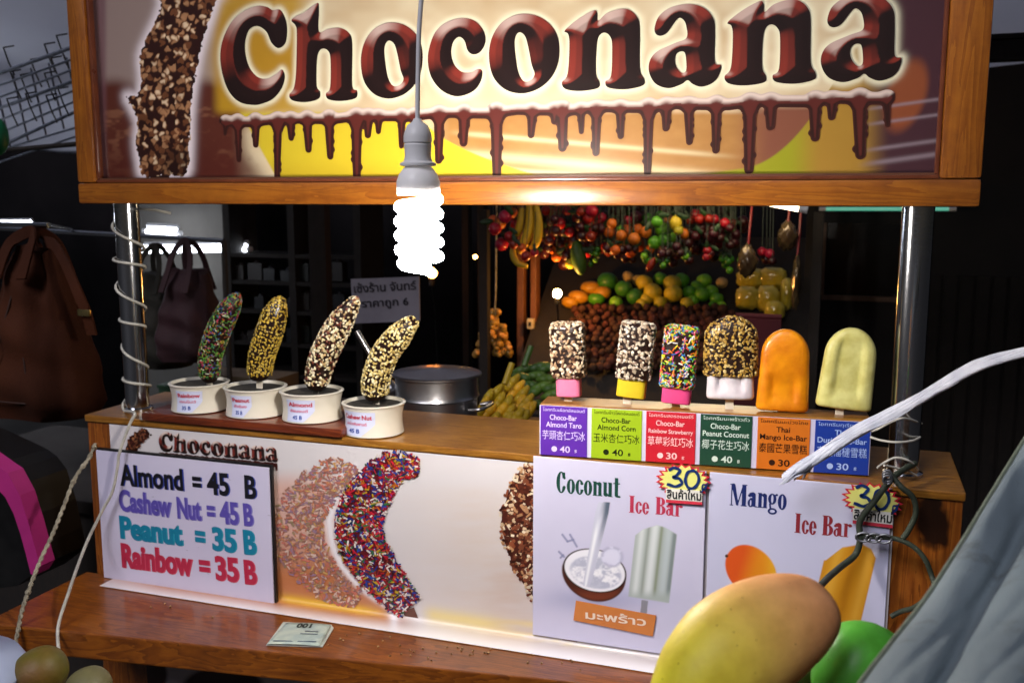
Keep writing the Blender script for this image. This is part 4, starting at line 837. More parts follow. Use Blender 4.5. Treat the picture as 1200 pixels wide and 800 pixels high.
chips(surf_points(c4), 1400, 'nut', ['#b8923c', '#a8823a', '#c8a858', '#8c6a2c', '#d4ba78'], (.0016, .0027), 6).build('nut_bits', M['vc'], c4, smooth=50, vcol=True, weld=False)
bar_solid('plain deep orange mango ice bar', 916, (916, 480.5), (922, 385.5), 30, 'orange', ((-.38, .38), .12, .45))
bar_solid('plain pale yellow ice bar with two grooves', 984, (987.5, 478), (1001, 384), 31.5, 'durian', ((-.36, .36), .14, .86))

# ================================================================== TRAY, CUPS, BANANAS
tA, tB = atz(160, 494.5, CT)[0], atz(401, 513.5, CT)[0]; TH = .015
ty = MB().box(((tA + tB) / 2, .052, CT + TH / 2), (tB - tA, .125, TH - .0004)).build('cup_tray', M['tray'], origin=((tA + tB) / 2, .05, CT), bevel=.004, smooth=30); tag(ty, 'dark red wooden board carrying three of the cups', 'tray')
CUPS = [((234.5, 490), 34.2, 36, CT + TH, 'Rainbow', 'เรนโบว์', '35 B', (-52, 5), 'leftmost cup on the board with a Rainbow label'),
        ((300, 495.5), 36.2, 36, CT + TH, 'Peanut', 'ถั่วลิสง', '35 B', (-52, -8), 'middle cup on the board with a Peanut label'),
        ((366, 500.5), 36.7, 36, CT + TH, 'Almond', 'อัลมอนด์', '45 B', (-54, 5), 'rightmost cup on the board with an Almond label'),
        ((438.5, 517), 36.7, 39, CT, 'Cashew Nut', 'มะม่วงหิมพานต์', '45 B', (-72, 2), 'cup standing alone beside the board with a Cashew Nut label')]
BANS = [([(245.5, 447), (245.5, 438), (247, 415), (256.5, 386), (270, 360), (279, 346)], [7, 12.5, 14.5, 15, 13, 4.5], 'sprinkle', ['#2a6a22', '#a01c2c', '#a8541a', '#24489a', '#c8ccb0', '#a09420', '#5a9a2a', '#6aa030', '#b03060', '#186848', '#3c8030', '#24160e', '#2a120c'], 1700, (.0016, .0024), 243, 'chocolate banana with dark rainbow sprinkles in the first cup'),
        ([(304, 445), (304, 437), (307, 416), (315, 391), (323, 366), (329, 349)], [9, 15, 16.5, 17, 15, 5], 'nut', ['#c8aa3c', '#d4ba58', '#b8962e', '#a08024'], 2100, (.0012, .0021), 301, 'straight chocolate banana with small yellow peanut crumbs'),
        ([(370, 456), (371, 448), (375, 429), (385, 404), (399, 378), (417, 351)], [9, 14.5, 16.5, 17, 15.5, 6], 'nut', ['#e0d4ae', '#d0c090', '#ece2c4', '#b89a6a', '#6a3426'], 1250, (.0018, .0030), 369, 'chocolate banana with large pale almond pieces'),
        ([(441, 468), (440, 459), (441, 443), (450, 417), (468, 393), (485, 375)], [11, 16.5, 17.5, 17, 15.5, 7], 'nut', ['#e2d49a', '#d0bc74', '#eadfb4', '#b8a05a', '#c0a868'], 1600, (.0015, .0027), 435, 'curved chocolate banana coated in creamy cashew pieces, the shortest')]
cup_y = .044
for ci, ((cx, cyb), hwt, hh, z0, t1, t2, t3, (g0, g1), lab_) in enumerate(CUPS):
    P = at(cx, cyb - 18, cup_y); cx3 = P[0]; s = scale_at(P); Rt = hwt * s; H = .048 if ci < 3 else .051
    prof = lambda h: Rt * (.955 - .05 * math.sin(math.pi * min(1, max(0, h / H))) ** 1.2 + .045 * (h / H) ** 4)
    t = thing('display_cup', lab_, 'cup', (cx3, cup_y, z0), 'cream display cups holding bananas')
    pr = [(0, .0005), (prof(0) - .004, .0005), (prof(0), .002)] + [(prof(h), h) for h in np.linspace(.004, H - .003, 14)] + [(prof(H) + .001, H - .001), (prof(H) - .001, H), (prof(H) - .004, H), (prof(H) - .005, H - .006), (0, H - .007)]
    MB().lathe(pr, (cx3, cup_y, z0), 56).build('cup_body', M['cup'], t, smooth=50)
    MB().lathe([(0, H - .0065), (prof(H) - .0056, H - .0065), (prof(H) - .0056, H - .0048), (0, H - .0042)], (cx3, cup_y, z0), 48).build('foam_disc', M['foam'], t, smooth=0)
    ca = math.atan2(CAM[1] - cup_y, CAM[0] - cx3)
    def wrap(u, v, g=.0006): # u 0..1 across label, v 0..1 up
        a = ca + np.radians(g0 + (g1 - g0) * u) ; h = .004 + v * (H - .010); r = np.array([prof(x) for x in np.atleast_1d(h)]) + g
        a = np.atleast_1d(a); return np.stack([cx3 + r * np.cos(a), cup_y + r * np.sin(a), z0 + h * np.ones_like(a)], -1)
    mb = MB(); nu_, nv_ = 14, 8; vs = []
    for i in range(nu_ + 1):
        for j in range(nv_ + 1):
            v = j / nv_ * .95; umax = .62 + .38 * min(1, v / .45); vs.append(wrap(i / nu_ * umax, v)[0])
    mb.add(vs, [(i * (nv_ + 1) + j, (i + 1) * (nv_ + 1) + j, (i + 1) * (nv_ + 1) + j + 1, i * (nv_ + 1) + j + 1) for i in range(nu_) for j in range(nv_)]); lb = mb.build('paper_label', inkm('#ccd2ec'), t)
    for body, u0, u1, v0, vh, colr in ((t1, .08, .92, .66, .17, '#c03a4c'), (t2, .14, .78, .42, .10, '#d0708c'), (t3, .24, .58, .12, .15, '#2c4aa0')):
        text(body, None, None, None, inkm(colr), lb, off=.03, fn=lambda u, v, u0=u0, u1=u1, v0=v0, vh=vh: wrap(u0 + (u1 - u0) * u, v0 + vh * v, .0012))
    # the banana standing in this cup
    cpts, rad, kind, cols, n, size, sxp, bl = BANS[ci]
    yb = cup_y
    C3 = [at(x, y, yb) for x, y in catmull(cpts, 6)]; rr_ = np.interp(np.linspace(0, 1, len(C3)), np.linspace(0, 1, len(rad)), rad) * s * .92
    tb = thing('chocolate_banana', bl, 'chocolate banana', (float(C3[0][0]), yb, z0 + H - .004), 'display bananas standing in cups')
    C3 = [C3[0] + (C3[0] - C3[1]) * .3] + C3; rr_ = np.concatenate([[.001], rr_]); tip = C3[-1] + (C3[-1] - C3[-2]) * .7; C3 = C3 + [tip]; rr_ = np.concatenate([rr_, [.0015]])
    body = MB().tube(C3, list(rr_), 22).build('banana_body', M['choc'], tb, smooth=70)
    pts_ = [p for p in surf_points(body) if p[0][2] > C3[0][2] + .009]
    chips(pts_, n, kind, cols, size, 20 + ci).build('nut_bits' if kind == 'nut' else 'sprinkle_bits', M['vc'], body, smooth=50, vcol=True, weld=False)
    b0 = C3[0]; MB().box((b0[0], yb, (b0[2] + .01 + z0 + H - .012) / 2), (.0105, .003, max(.012, b0[2] + .01 - (z0 + H - .012)))).build('stick', M['stickwood'], tb, smooth=0)

# ================================================================== HANGING LAMP
LB = at(491, 270, -.34); ls = scale_at(LB); lx, ly = LB[0], LB[1]
def lz(py): return at(491, py, -.34)[2]
lamp = thing('hanging_lamp', 'lit spiral energy-saving bulb hanging on a white cord before the sign', 'lamp', (lx, ly, lz(322)))
px0 = ls
MB().lathe([(0, lz(139)), (.004, lz(139)), (.006, lz(143)), (12 * px0, lz(147)), (15.5 * px0, lz(156)), (16.3 * px0, lz(160)), (16.3 * px0, lz(167)), (15.3 * px0, lz(168)), (15.3 * px0, lz(169)), (16 * px0, lz(170)), (15 * px0, lz(182)), (16.5 * px0, lz(189)), (21 * px0, lz(191.5)), (21 * px0, lz(194)), (15 * px0, lz(195.5)), (0, lz(195.5))], (lx, ly, 0), 40).build('lamp_socket', M['socket'], lamp, smooth=35)
m_b = pm('bulb_base_plastic', '#eeeef0', .4, col2='#e8e8ea', nscale=20); t_ = m_b.node_tree; tr_ = t_.nodes.new('ShaderNodeBsdfTranslucent'); tr_.inputs[0].default_value = (.8, .8, .85, 1); mx_ = t_.nodes.new('ShaderNodeMixShader'); mx_.inputs[0].default_value = .0015; t_.links.new(t_.nodes['Principled BSDF'].outputs[0], mx_.inputs[1]); t_.links.new(tr_.outputs[0], mx_.inputs[2]); t_.links.new(mx_.outputs[0], t_.nodes['Material Output'].inputs[0])
bs_ = MB(); bs_.lathe([(14 * px0, lz(195)), (17 * px0, lz(197)), (22.5 * px0, lz(205)), (25.3 * px0, lz(213)), (25.5 * px0, lz(226)), (24.5 * px0, lz(229))], (lx, ly, 0), 40); bs_.f = [f for f in bs_.f if len(f) == 4]; bs_.build('bulb_base', m_b, lamp, smooth=35)
sp = []; turns = 5
for i in range(turns * 28 + 1):
    f = i / (turns * 28); a = 2 * math.pi * turns * f; r = 22.5 * px0 * (1 if f < .86 else 1 - .55 * ((f - .86) / .14) ** 1.5); sp.append((lx + r * math.cos(a), ly + r * math.sin(a), lz(233) + (lz(316) - lz(233)) * f))
MB().tube(sp, 6.6 * px0, 10).build('spiral_tube', M['glow'], lamp, smooth=80)
ctop = at(498, -60, -.34); MB().tube([(lx, ly, lz(141)), (lx + .001, ly, lz(100)), (lx + .003, ly, lz(40)), (ctop[0], ly, ctop[2]), (ctop[0] + .002, ly, 2.2)], .0026, 10).build('lamp_cord', M['cord'], lamp, smooth=60)

# ================================================================== WIRES, ROPE, PAPER
def wire(name, label, pts, r, mat, cat='wire', jig=0, parent=None, n=8, seg=8):
    P = catmull(pts, n)
    if jig: P = [p + np.array([random.uniform(-jig, jig), random.uniform(-jig, jig), random.uniform(-jig, jig)]) for p in P]
    o = MB().tube(P, r, seg).build(name, mat, parent, origin=None if parent else P[0], smooth=70)
    return o if parent else tag(o, label, cat)
lp = at(157, 400, .062); cyx, cyy, cr = lp[0], .062, .0235; hel = []
zs = [lz_ for lz_ in [at(157, y, .04)[2] for y in (246, 262, 285, 312, 318, 342, 365, 385, 410, 430, 455, 478)]]
zz0, zz1 = at(157, 252, .04)[2], at(157, 482, .04)[2]; tn = 6.5
for i in range(int(tn * 16) + 1):
    f = i / (tn * 16); a = 2 * math.pi * tn * f + 1.2; hel.append(np.array([cyx + cr * (1 + .12 * math.sin(7 * f)) * math.cos(a), cyy + cr * (1 + .12 * math.sin(7 * f)) * math.sin(a), zz0 + (zz1 - zz0) * f + .010 * math.sin(a * .5 + 1)]))
hel = [at(182, 246, .05), at(200, 250, .06)][::-1] + hel
tail = [at(x, y, Y) for x, y, Y in ((158, 484, -.012), (152, 497, -.022), (140, 530, -.03), (138, 545, -.03), (132, 575, -.032), (120, 598, -.035), (104, 630, -.05), (92, 660, -.09), (80, 695, -.16), (68, 735, -.21), (70, 770, -.235))]
wo = MB().tube(hel[:2] + catmull(hel[2:], 1), .0024, 8).tube(catmull([hel[-1]] + tail, 8), .0026, 8).build('coiled_wire', M['wire'], origin=hel[5], smooth=70); tag(wo, 'white wire coiled round the steel post beside the cups', 'wire')
tw = thing('twine', 'pale knotted twine stretched down left of the price board', 'twine', at(60, 650, -.15))
tp = [at(x, y, Y) for x, y, Y in ((112, 520, .0), (104, 537, -.02), (88, 560, -.05), (74, 595, -.09), (62, 625, -.12), (48, 655, -.16), (36, 685, -.19), (26, 715, -.21), (20, 745, -.23), (14, 775, -.24))]
twp = catmull(tp, 14); mbt = MB()
for ph in (0, math.pi):
    q = [p + .0022 * np.array([math.cos(i * .9 + ph), .3 * math.sin(i * .9 + ph), .4 * math.sin(i * .9 + ph)]) for i, p in enumerate(twp)]; mbt.tube(q, .0022, 6)
mbt.build('twine_strand', M['twine'], tw, smooth=70)
for i in (4, 12, 20, 30, 88): MB().ball(twp[i], .0048, u=8, v=6).build('knot', M['twine'], tw)
# green wire on the right post
gw = thing('green_wire', 'dark green wire knotted below the right post over the Mango poster', 'wire', at(1040, 570, -.02))
wy = -.03
wire('strand', '', [at(x, y, Y) for x, y, Y in ((1072, 543, .035), (1056, 552, 0), (1044, 562, -.022), (1026, 585, wy), (1008, 610, wy), (1008, 632, wy), (1002, 650, wy), (985, 664, -.06), (970, 677, -.12), (958, 690, -.2))], .0042, M['greenwire'], parent=gw)
wire('strand', '', [at(x, y, Y) for x, y, Y in ((1044, 556, -.02), (1056, 570, wy), (1070, 583, wy), (1073, 602, wy), (1064, 622, wy), (1058, 630, wy))], .0038, M['greenwire'], parent=gw)
wire('strand', '', [at(x, y, Y) for x, y, Y in ((1010, 628, wy), (1026, 629, wy), (1050, 631, wy), (1070, 640, wy), (1084, 655, wy), (1092, 675, wy), (1100, 700, -.05))], .0034, M['greenwire'], parent=gw)
wire('strand', '', [at(x, y, Y) for x, y, Y in ((1044, 722, -.02), (1056, 716, -.02), (1070, 712, -.03), (1084, 703, -.04))], .0036, M['greenwire'], parent=gw)
for i in range(3): wire('knot', '', [at(1012 + i * 12 + 9 * math.cos(t), 629 + 5 * math.sin(t) + i, wy - .006) for t in np.linspace(0, 5.6, 9)], .0016, M['tinwire'], parent=gw, n=4)
for i in range(3): wire('knot', '', [at(1040 + 5 * math.cos(t + i), 556 + i * 3 + 5 * math.sin(t + i), -.03 - .003 * i) for t in np.linspace(0, 5.9, 9)], .0017, M['tinwire'], parent=gw, n=4)
ww = thing('white_tie', 'thin white ties wrapped round the base of the right post', 'wire', at(1065, 530, .035))
for pts in ([(1022, 505, .03), (1030, 502, .02), (1045, 494, .015), (1060, 490, .02), (1080, 496, .06)], [(1028, 548, .0), (1036, 542, .01), (1050, 536, .015), (1066, 540, .02), (1076, 550, .04)], [(1036, 545, .0), (1050, 548, .015), (1064, 552, .02), (1074, 557, .03)], [(1020, 512, .03), (1034, 516, .02), (1052, 518, .015), (1070, 516, .03), (1078, 512, .05)]):
    wire('strand', '', [at(*p) for p in pts], .0016, M['wire'], parent=ww, n=6)
# white plastic rope running from the counter edge towards the viewer
rp = thing('white_rope', 'white plastic rope with a frayed end running in front of the blue card', 'rope', at(930, 555, -.02))
base = [atd(918, 560, 1.27), atd(960, 533, 1.24), atd(1000, 508, 1.2), atd(1060, 477, 1.12), atd(1100, 453, 1.05), atd(1140, 431, .98), atd(1180, 418, .92), atd(1215, 408, .88), atd(1300, 385, .8)]
bp_ = catmull(base, 8); mbr = MB()
for k in range(9):
    ph = k * 2 * math.pi / 9; q = []
    for i, p in enumerate(bp_):
        f = i / len(bp_); w = (.0048 if k else 0) * (1.1 - .62 * f) * (1 + .25 * math.sin(i * .35 + k)) * (1.05 if f > .1 else .5 + 5 * f); q.append(p + w * (math.cos(ph + i * .06) * UP + math.sin(ph + i * .06) * FW))
    mbr.tube(q, [(.0036 if i > 5 else .0022 + .0004 * i) * (1.1 - .62 * i / len(q)) for i in range(len(q))], 7)
rr = random.Random(3)
for k in range(7):
    o_ = rr.uniform(-.009, .009); mbr.tube([p + UP * (o_ + .002 * math.sin(i * .5 + k)) * (1.05 - .6 * i / len(bp_)) - FW * .007 for i, p in enumerate(bp_)][rr.randint(2, 14):rr.randint(30, len(bp_))], .0009, 5)
mbr.build('rope_body', M['rope'], rp, smooth=70)
mbr = MB(); rr = random.Random(2)
for k in range(21):
    e = atd(914 + 26 * (k % 7) / 6 + rr.uniform(-3, 3), 563 - 6 * (k % 7) / 6 + rr.uniform(-3, 5), 1.262 + rr.uniform(-.008, .004)); mbr.tube([bp_[9] + UP * rr.uniform(-.006, .006), bp_[5] + UP * rr.uniform(-.008, .006) + RT * rr.uniform(-.004, .01), e], [.0022, .0019, .0007], 5)
mbr.build('frayed_end', M['rope'], rp, smooth=70)
# folded paper on the shelf
pp_ = thing('folded_paper', 'folded greenish printed paper slip lying on the front shelf', 'paper', atz(350, 745, SH))
def shp(x, y, z): return atz(x, y, SH + z)
MB().prism([shp(312, 756, .001), shp(378, 758, .001), shp(391, 736, .001), shp(388, 732, .001), shp(332, 729, .001)], (0, 0, .0012)).build('paper_fold', pm('slip_white', '#c8ccc4', .7, col2='#b4bab0', nscale=30), pp_, smooth=0)
def papA(u, v): P = [shp(313, 754, .0045), shp(375, 756.5, .0035), shp(388, 731, .0065), shp(335, 729, .0055)]; return P[0] * (1 - u) * (1 - v) + P[1] * u * (1 - v) + P[2] * u * v + P[3] * (1 - u) * v + np.array([0, 0, .0015 * math.sin(3.1 * u) + .001 * math.sin(6 * v)])
mbp = MB(); vs = [papA(i / 12, j / 8) for i in range(13) for j in range(9)]; mbp.add(vs, [(i * 9 + j, (i + 1) * 9 + j, (i + 1) * 9 + j + 1, i * 9 + j + 1) for i in range(12) for j in range(8)])
o = mbp.build('paper_sheet', pm('slip_green', '#b9c4b4', .7, col2='#9fb0aa', nscale=45), pp_); so = o.modifiers.new('thickness', 'SOLIDIFY'); so.thickness = .0006
text('100', None, None, None, inkm('#20302c'), pp_, off=.04, fn=lambda u, v: np.array([papA(.62 - .32 * a, .93 - .17 * b) + [0, 0, .0012] for a, b in zip(u, v)]))
for v0, u0, u1 in ((.56, .55, .82), (.42, .5, .85), (.08, .08, .9)):
    MB().add([papA(u0, v0) + [0, 0, .001], papA(u1, v0 + .03) + [0, 0, .001], papA(u1, v0 + .07) + [0, 0, .001], papA(u0, v0 + .04) + [0, 0, .001]], [(0, 1, 2, 3)]).build('printed_line', inkm('#48586a'), pp_, smooth=0)

rr = random.Random(8); mb = MB()
for k in range(46):
    px = rr.choice((rr.gauss(455, 30), rr.gauss(560, 60), rr.uniform(120, 700))); py = 726 + (px - 400) * .147 + rr.uniform(10, 34) * (1 if px < 520 else .6); P = atz(px, py, SH + .0012)
    if P[1] < -.21 or P[1] > -.05: continue
    mb.ball(P, (rr.uniform(.001, .0028), rr.uniform(.001, .002), .0012), M3=Matrix.Rotation(rr.random() * 6, 3, 'Z'), u=7, v=5)
cr_o = mb.build('crumbs', pm('nut_crumbs', '#c4a070', .7, col2='#4a2a18', nscale=200), smooth=40); tag(cr_o, 'tiny nut and chocolate crumbs scattered on the front shelf', 'crumbs', kind='stuff')
# ================================================================== FOREGROUND FRUIT AND CLOTH
def vfruit(name, mat_cols, C, axis, L, r0, r1, prof=None, n=34, seg=32, bend=None):
    pass
def mango(name, label, P0, P1, radii, colfn, roll=0, flat=.9, group=None, rough=.38):
    P0, P1 = np.array(P0), np.array(P1); ax = P1 - P0; L = np.linalg.norm(ax); ax /= L; u = np.cross(ax, FW); u /= np.linalg.norm(u); w = np.cross(ax, u); n, seg = 40, 40; vs = []; cs = []
    for i in range(n + 1):
        th = math.pi * i / n; t = (1 - math.cos(th)) / 2; r = np.interp(t, np.linspace(0, 1, len(radii)), radii) * math.sin(th) ** .62
        for k in range(seg):
            a = 2 * math.pi * k / seg; vs.append(P0 + ax * L * t + u * (r * math.cos(a) + .008 * math.sin(math.pi * t)) + w * r * flat * math.sin(a)); cs.append(colfn(t, a))
    mb = MB(); mb.add(vs, [(i * seg + k, (i + 1) * seg + k, (i + 1) * seg + (k + 1) % seg, i * seg + (k + 1) % seg) for i in range(n) for k in range(seg)]); mb.c = cs
    me_m = mango_mat(rough); o = mb.build(name, me_m, origin=(P0 + P1) / 2, smooth=180, vcol=True, weld=False); return tag(o, label, 'mango', group)
_mm = {}
def mango_mat(rough):
    if rough not in _mm:
        m = pm('mango_skin', '#ffffff', rough, vcol=True, spec=.35, sss=.18, bump=.06, bscale=220); t = m.node_tree; b = t.nodes['Principled BSDF']
        n = t.nodes.new('ShaderNodeTexNoise'); n.inputs['Scale'].default_value = 55; n.inputs['Detail'].default_value = 6; n2 = t.nodes.new('ShaderNodeTexVoronoi'); n2.inputs['Scale'].default_value = 140
        tc = t.nodes.new('ShaderNodeTexCoord'); t.links.new(tc.outputs['Object'], n.inputs[0]); t.links.new(tc.outputs['Object'], n2.inputs[0])
        rp = t.nodes.new('ShaderNodeValToRGB'); rp.color_ramp.elements[0].position = .3; rp.color_ramp.elements[0].color = (.8, .76, .7, 1); rp.color_ramp.elements[1].position = .62; rp.color_ramp.elements[1].color = (1, 1, 1, 1); t.links.new(n.outputs[0], rp.inputs[0])
        rp2 = t.nodes.new('ShaderNodeValToRGB'); rp2.color_ramp.elements[0].position = .04; rp2.color_ramp.elements[0].color = (.32, .2, .08, 1); rp2.color_ramp.elements[1].position = .11; rp2.color_ramp.elements[1].color = (1, 1, 1, 1); t.links.new(n2.outputs['Distance'], rp2.inputs[0])
        mx = t.nodes.new('ShaderNodeMix'); mx.data_type = 'RGBA'; mx.blend_type = 'MULTIPLY'; mx.inputs[0].default_value = 1; mx2 = t.nodes.new('ShaderNodeMix'); mx2.data_type = 'RGBA'; mx2.blend_type = 'MULTIPLY'; mx2.inputs[0].default_value = .8
        va = [x for x in t.nodes if x.type == 'VERTEX_COLOR'][0]; t.links.new(va.outputs[0], mx.inputs[6]); t.links.new(rp.outputs[0], mx.inputs[7]); t.links.new(mx.outputs[2], mx2.inputs[6]); t.links.new(rp2.outputs[0], mx2.inputs[7]); t.links.new(mx2.outputs[2], b.inputs['Base Color']); _mm[rough] = m
    return _mm[rough]
YEL, ORG, GRN = hexl('#ebe236'), hexl('#ffb07e'), hexl('#58b23c')
def mcol(t, a): k = 1 / (1 + math.exp(-(t - .40 + .16 * math.cos(a + 2.0)) * 7)); return tuple(YEL * (1 - k) + ORG * k)
mg = mango('mango', 'big yellow and orange ripe mango lying in front of the posters', atd(772, 846, .62), atd(970, 701, .66), [.029, .0355, .0385, .038, .0365, .0345], mcol, rough=.5)
mango('mango', 'smaller plain green mango beside the grey cloth', atd(960, 814, .70), atd(1064, 772, .72), [.026, .031, .033, .031, .027], lambda t, a: tuple(GRN * (1 + .1 * math.cos(a))))
mango('mango', 'dark green mango mostly hidden under the bright green one', atd(958, 850, .74), atd(980, 762, .76), [.026, .03, .028, .022], lambda t, a: tuple(hexl('#3c5a24')))
cr_ = thing('fruit_crate', 'wooden crate of fruit in front of the counter', 'crate', (.14, -.78, 0))
MB().box((.14, -.78, .56), (.52, .36, 1.12)).build('crate_body', M['crate'], cr_, smooth=0, bevel=.004)
def cloth():
    brd = [(930, 930), (985, 845), (1010, 800), (1048, 750), (1085, 702), (1122, 645), (1160, 582), (1200, 517), (1250, 440), (1310, 350)]; bd = catmull(brd, 14); nU = len(bd); nT = 110; vs = []
    for i, (x, y) in enumerate(bd):
        for j in range(nT):
            t = j / (nT - 1); xx = x + t * 330; yy = y + t * 150
            ph = (xx - 1095 + (yy - 800) * .53) / 1.0       # distance from the crease line
            d = .50 + (800 - yy) / 283 * .30 - .05 * t - .012 * math.exp(-((ph + 45) / 34) ** 2) + .013 * math.exp(-((ph - 8) / 13) ** 2) - .010 * math.exp(-((ph - 60) / 40) ** 2) + .008 * math.exp(-((ph - 140) / 25) ** 2) + .002 * math.sin(yy * .02 + t * 5)
            d += .012 * max(0, 1 - t / .03) ** 2 + .007 * (float(fbm(np.array([xx / 60.]), np.array([yy / 95.]), 4)[0]) - .5) + .003 * abs(math.sin(ph / 17. + 2 * math.sin(yy / 60.))) ** 6
            vs.append(atd(xx, yy, d))
    mb = MB().add(vs, [(i * nT + j, (i + 1) * nT + j, (i + 1) * nT + j + 1, i * nT + j + 1) for i in range(nU - 1) for j in range(nT - 1)]); th = thing('grey_cloth', 'folded grey canvas cloth hanging close to the viewer', 'cloth', atd(1150, 760, .6)); o = mb.build('cloth_panel', M['cloth'], th, smooth=180)
    MB().tube([np.array(mb.v[i * nT]) for i in range(nU)], .0022, 8).build('hem', pm('hem_cord', '#6c7668', .8, col2='#5a6456', nscale=60, bump=.4, bscale=400), th, smooth=70)
    so = o.modifiers.new('thickness', 'SOLIDIFY'); so.thickness = .002
cloth()
# lower left corner
def ball_fruit(name, label, cat, px, py, Y, rpx, mat, squash=.92, group=None):
    P = at(px, py, Y); r = rpx * scale_at(P); o = MB().ball((0, 0, 0), (r, r, r * squash), u=28, v=18, fn=lambda p: p * (1 + .03 * math.sin(3 * p[0] + 2 * p[1]))).build(name, mat, smooth=180); o.location = Vector(P); return tag(o, label, cat, group)
M['pomelo'] = pm('green_yellow_rind', '#6c7424', .5, col2='#8c8a34', nscale=9, bump=.25, bscale=260)
M['paleskin'] = pm('pale_fruit_rind', '#6c6844', .55, col2='#585434', nscale=12, bump=.2, bscale=200)
ball_fruit('guava', 'round green-yellow fruit with a brown blush under the shelf corner', 'fruit', 48, 786, -.36, 31, pm('blushed_rind', '#5c5a1c', .5, col2='#6a4a1c', nscale=14, bump=.2, bscale=240))
ball_fruit('guava', 'pale mottled fruit half hidden right of the blushed one', 'fruit', 104, 806, -.36, 27, M['paleskin'])
lt = thing('low_table', 'low dark wooden table under the shelf at the left', 'table', (-1.05, -.40, 0)); MB().box((-1.08, -.4, .70), (.5, .3, .03)).build('table_top', M['crate'], lt, smooth=0)
for x in (-1.3, -.86):
    for y in (-.52, -.28): MB().box((x, y, .3425), (.04, .04, .685)).build('leg', M['crate'], lt, smooth=0)
pl = MB().lathe([(0, -.02), (.04, -.018), (.075, 0), (.085, .02), (.078, .026), (.0, .03)], (0, 0, 0), 36).build('melamine_bowl', pm('pale_blue_plastic', '#aab8d8', .35, col2='#9aa8cc', nscale=8), smooth=60)
pl.location = Vector(at(-64, 834, -.42)); pl.scale = (1.25, 1.25, 2.6); tag(pl, 'pale blue plastic bowl cut by the lower left corner', 'bowl')
# pink-rimmed case
pk = thing('pink_case', 'black case with a bright pink rim leaning left of the counter', 'case', at(10, 640, -.02))
rim = [at(x, y, -.02) for x, y in ((-60, 520), (-4, 547), (8, 556), (20, 572), (32, 610), (40, 645), (44, 668), (38, 676), (20, 690), (-60, 700))]
outr = [(-50, 512), (0, 548), (9, 554), (23, 580), (34, 615), (42, 645), (47, 663), (40, 674)]; innr = [(-50, 545), (-4, 572), (6, 582), (16, 602), (24, 626), (30, 648), (34, 664), (36, 672)]
mbk = MB()
for i in range(7): mbk.prism([at(*outr[i], -.03), at(*outr[i + 1], -.03), at(*innr[i + 1], -.03), at(*innr[i], -.03)], (0, .035, 0))
mbk.build('rim', pm('pink_plastic', '#b83080', .4, col2='#a82874', nscale=12, coat=.3), pk, smooth=50)
MB().prism([p + [-.012, .012, 0] for p in rim], (0, .12, 0)).build('case_shell', M['black'], pk, smooth=0)
sb = thing('side_cabinet', 'low dark brown cabinet standing left of the counter', 'cabinet', (-1.62, .5, 0)); MB().box((-1.72, .52, .44), (.72, .5, .88)).build('cabinet_body', M['darkwood'], sb, smooth=0, bevel=.004); MB().box((-1.72, .52, .895), (.76, .54, .028)).build('cabinet_top', M['darkwood'], sb, smooth=0, bevel=.003)

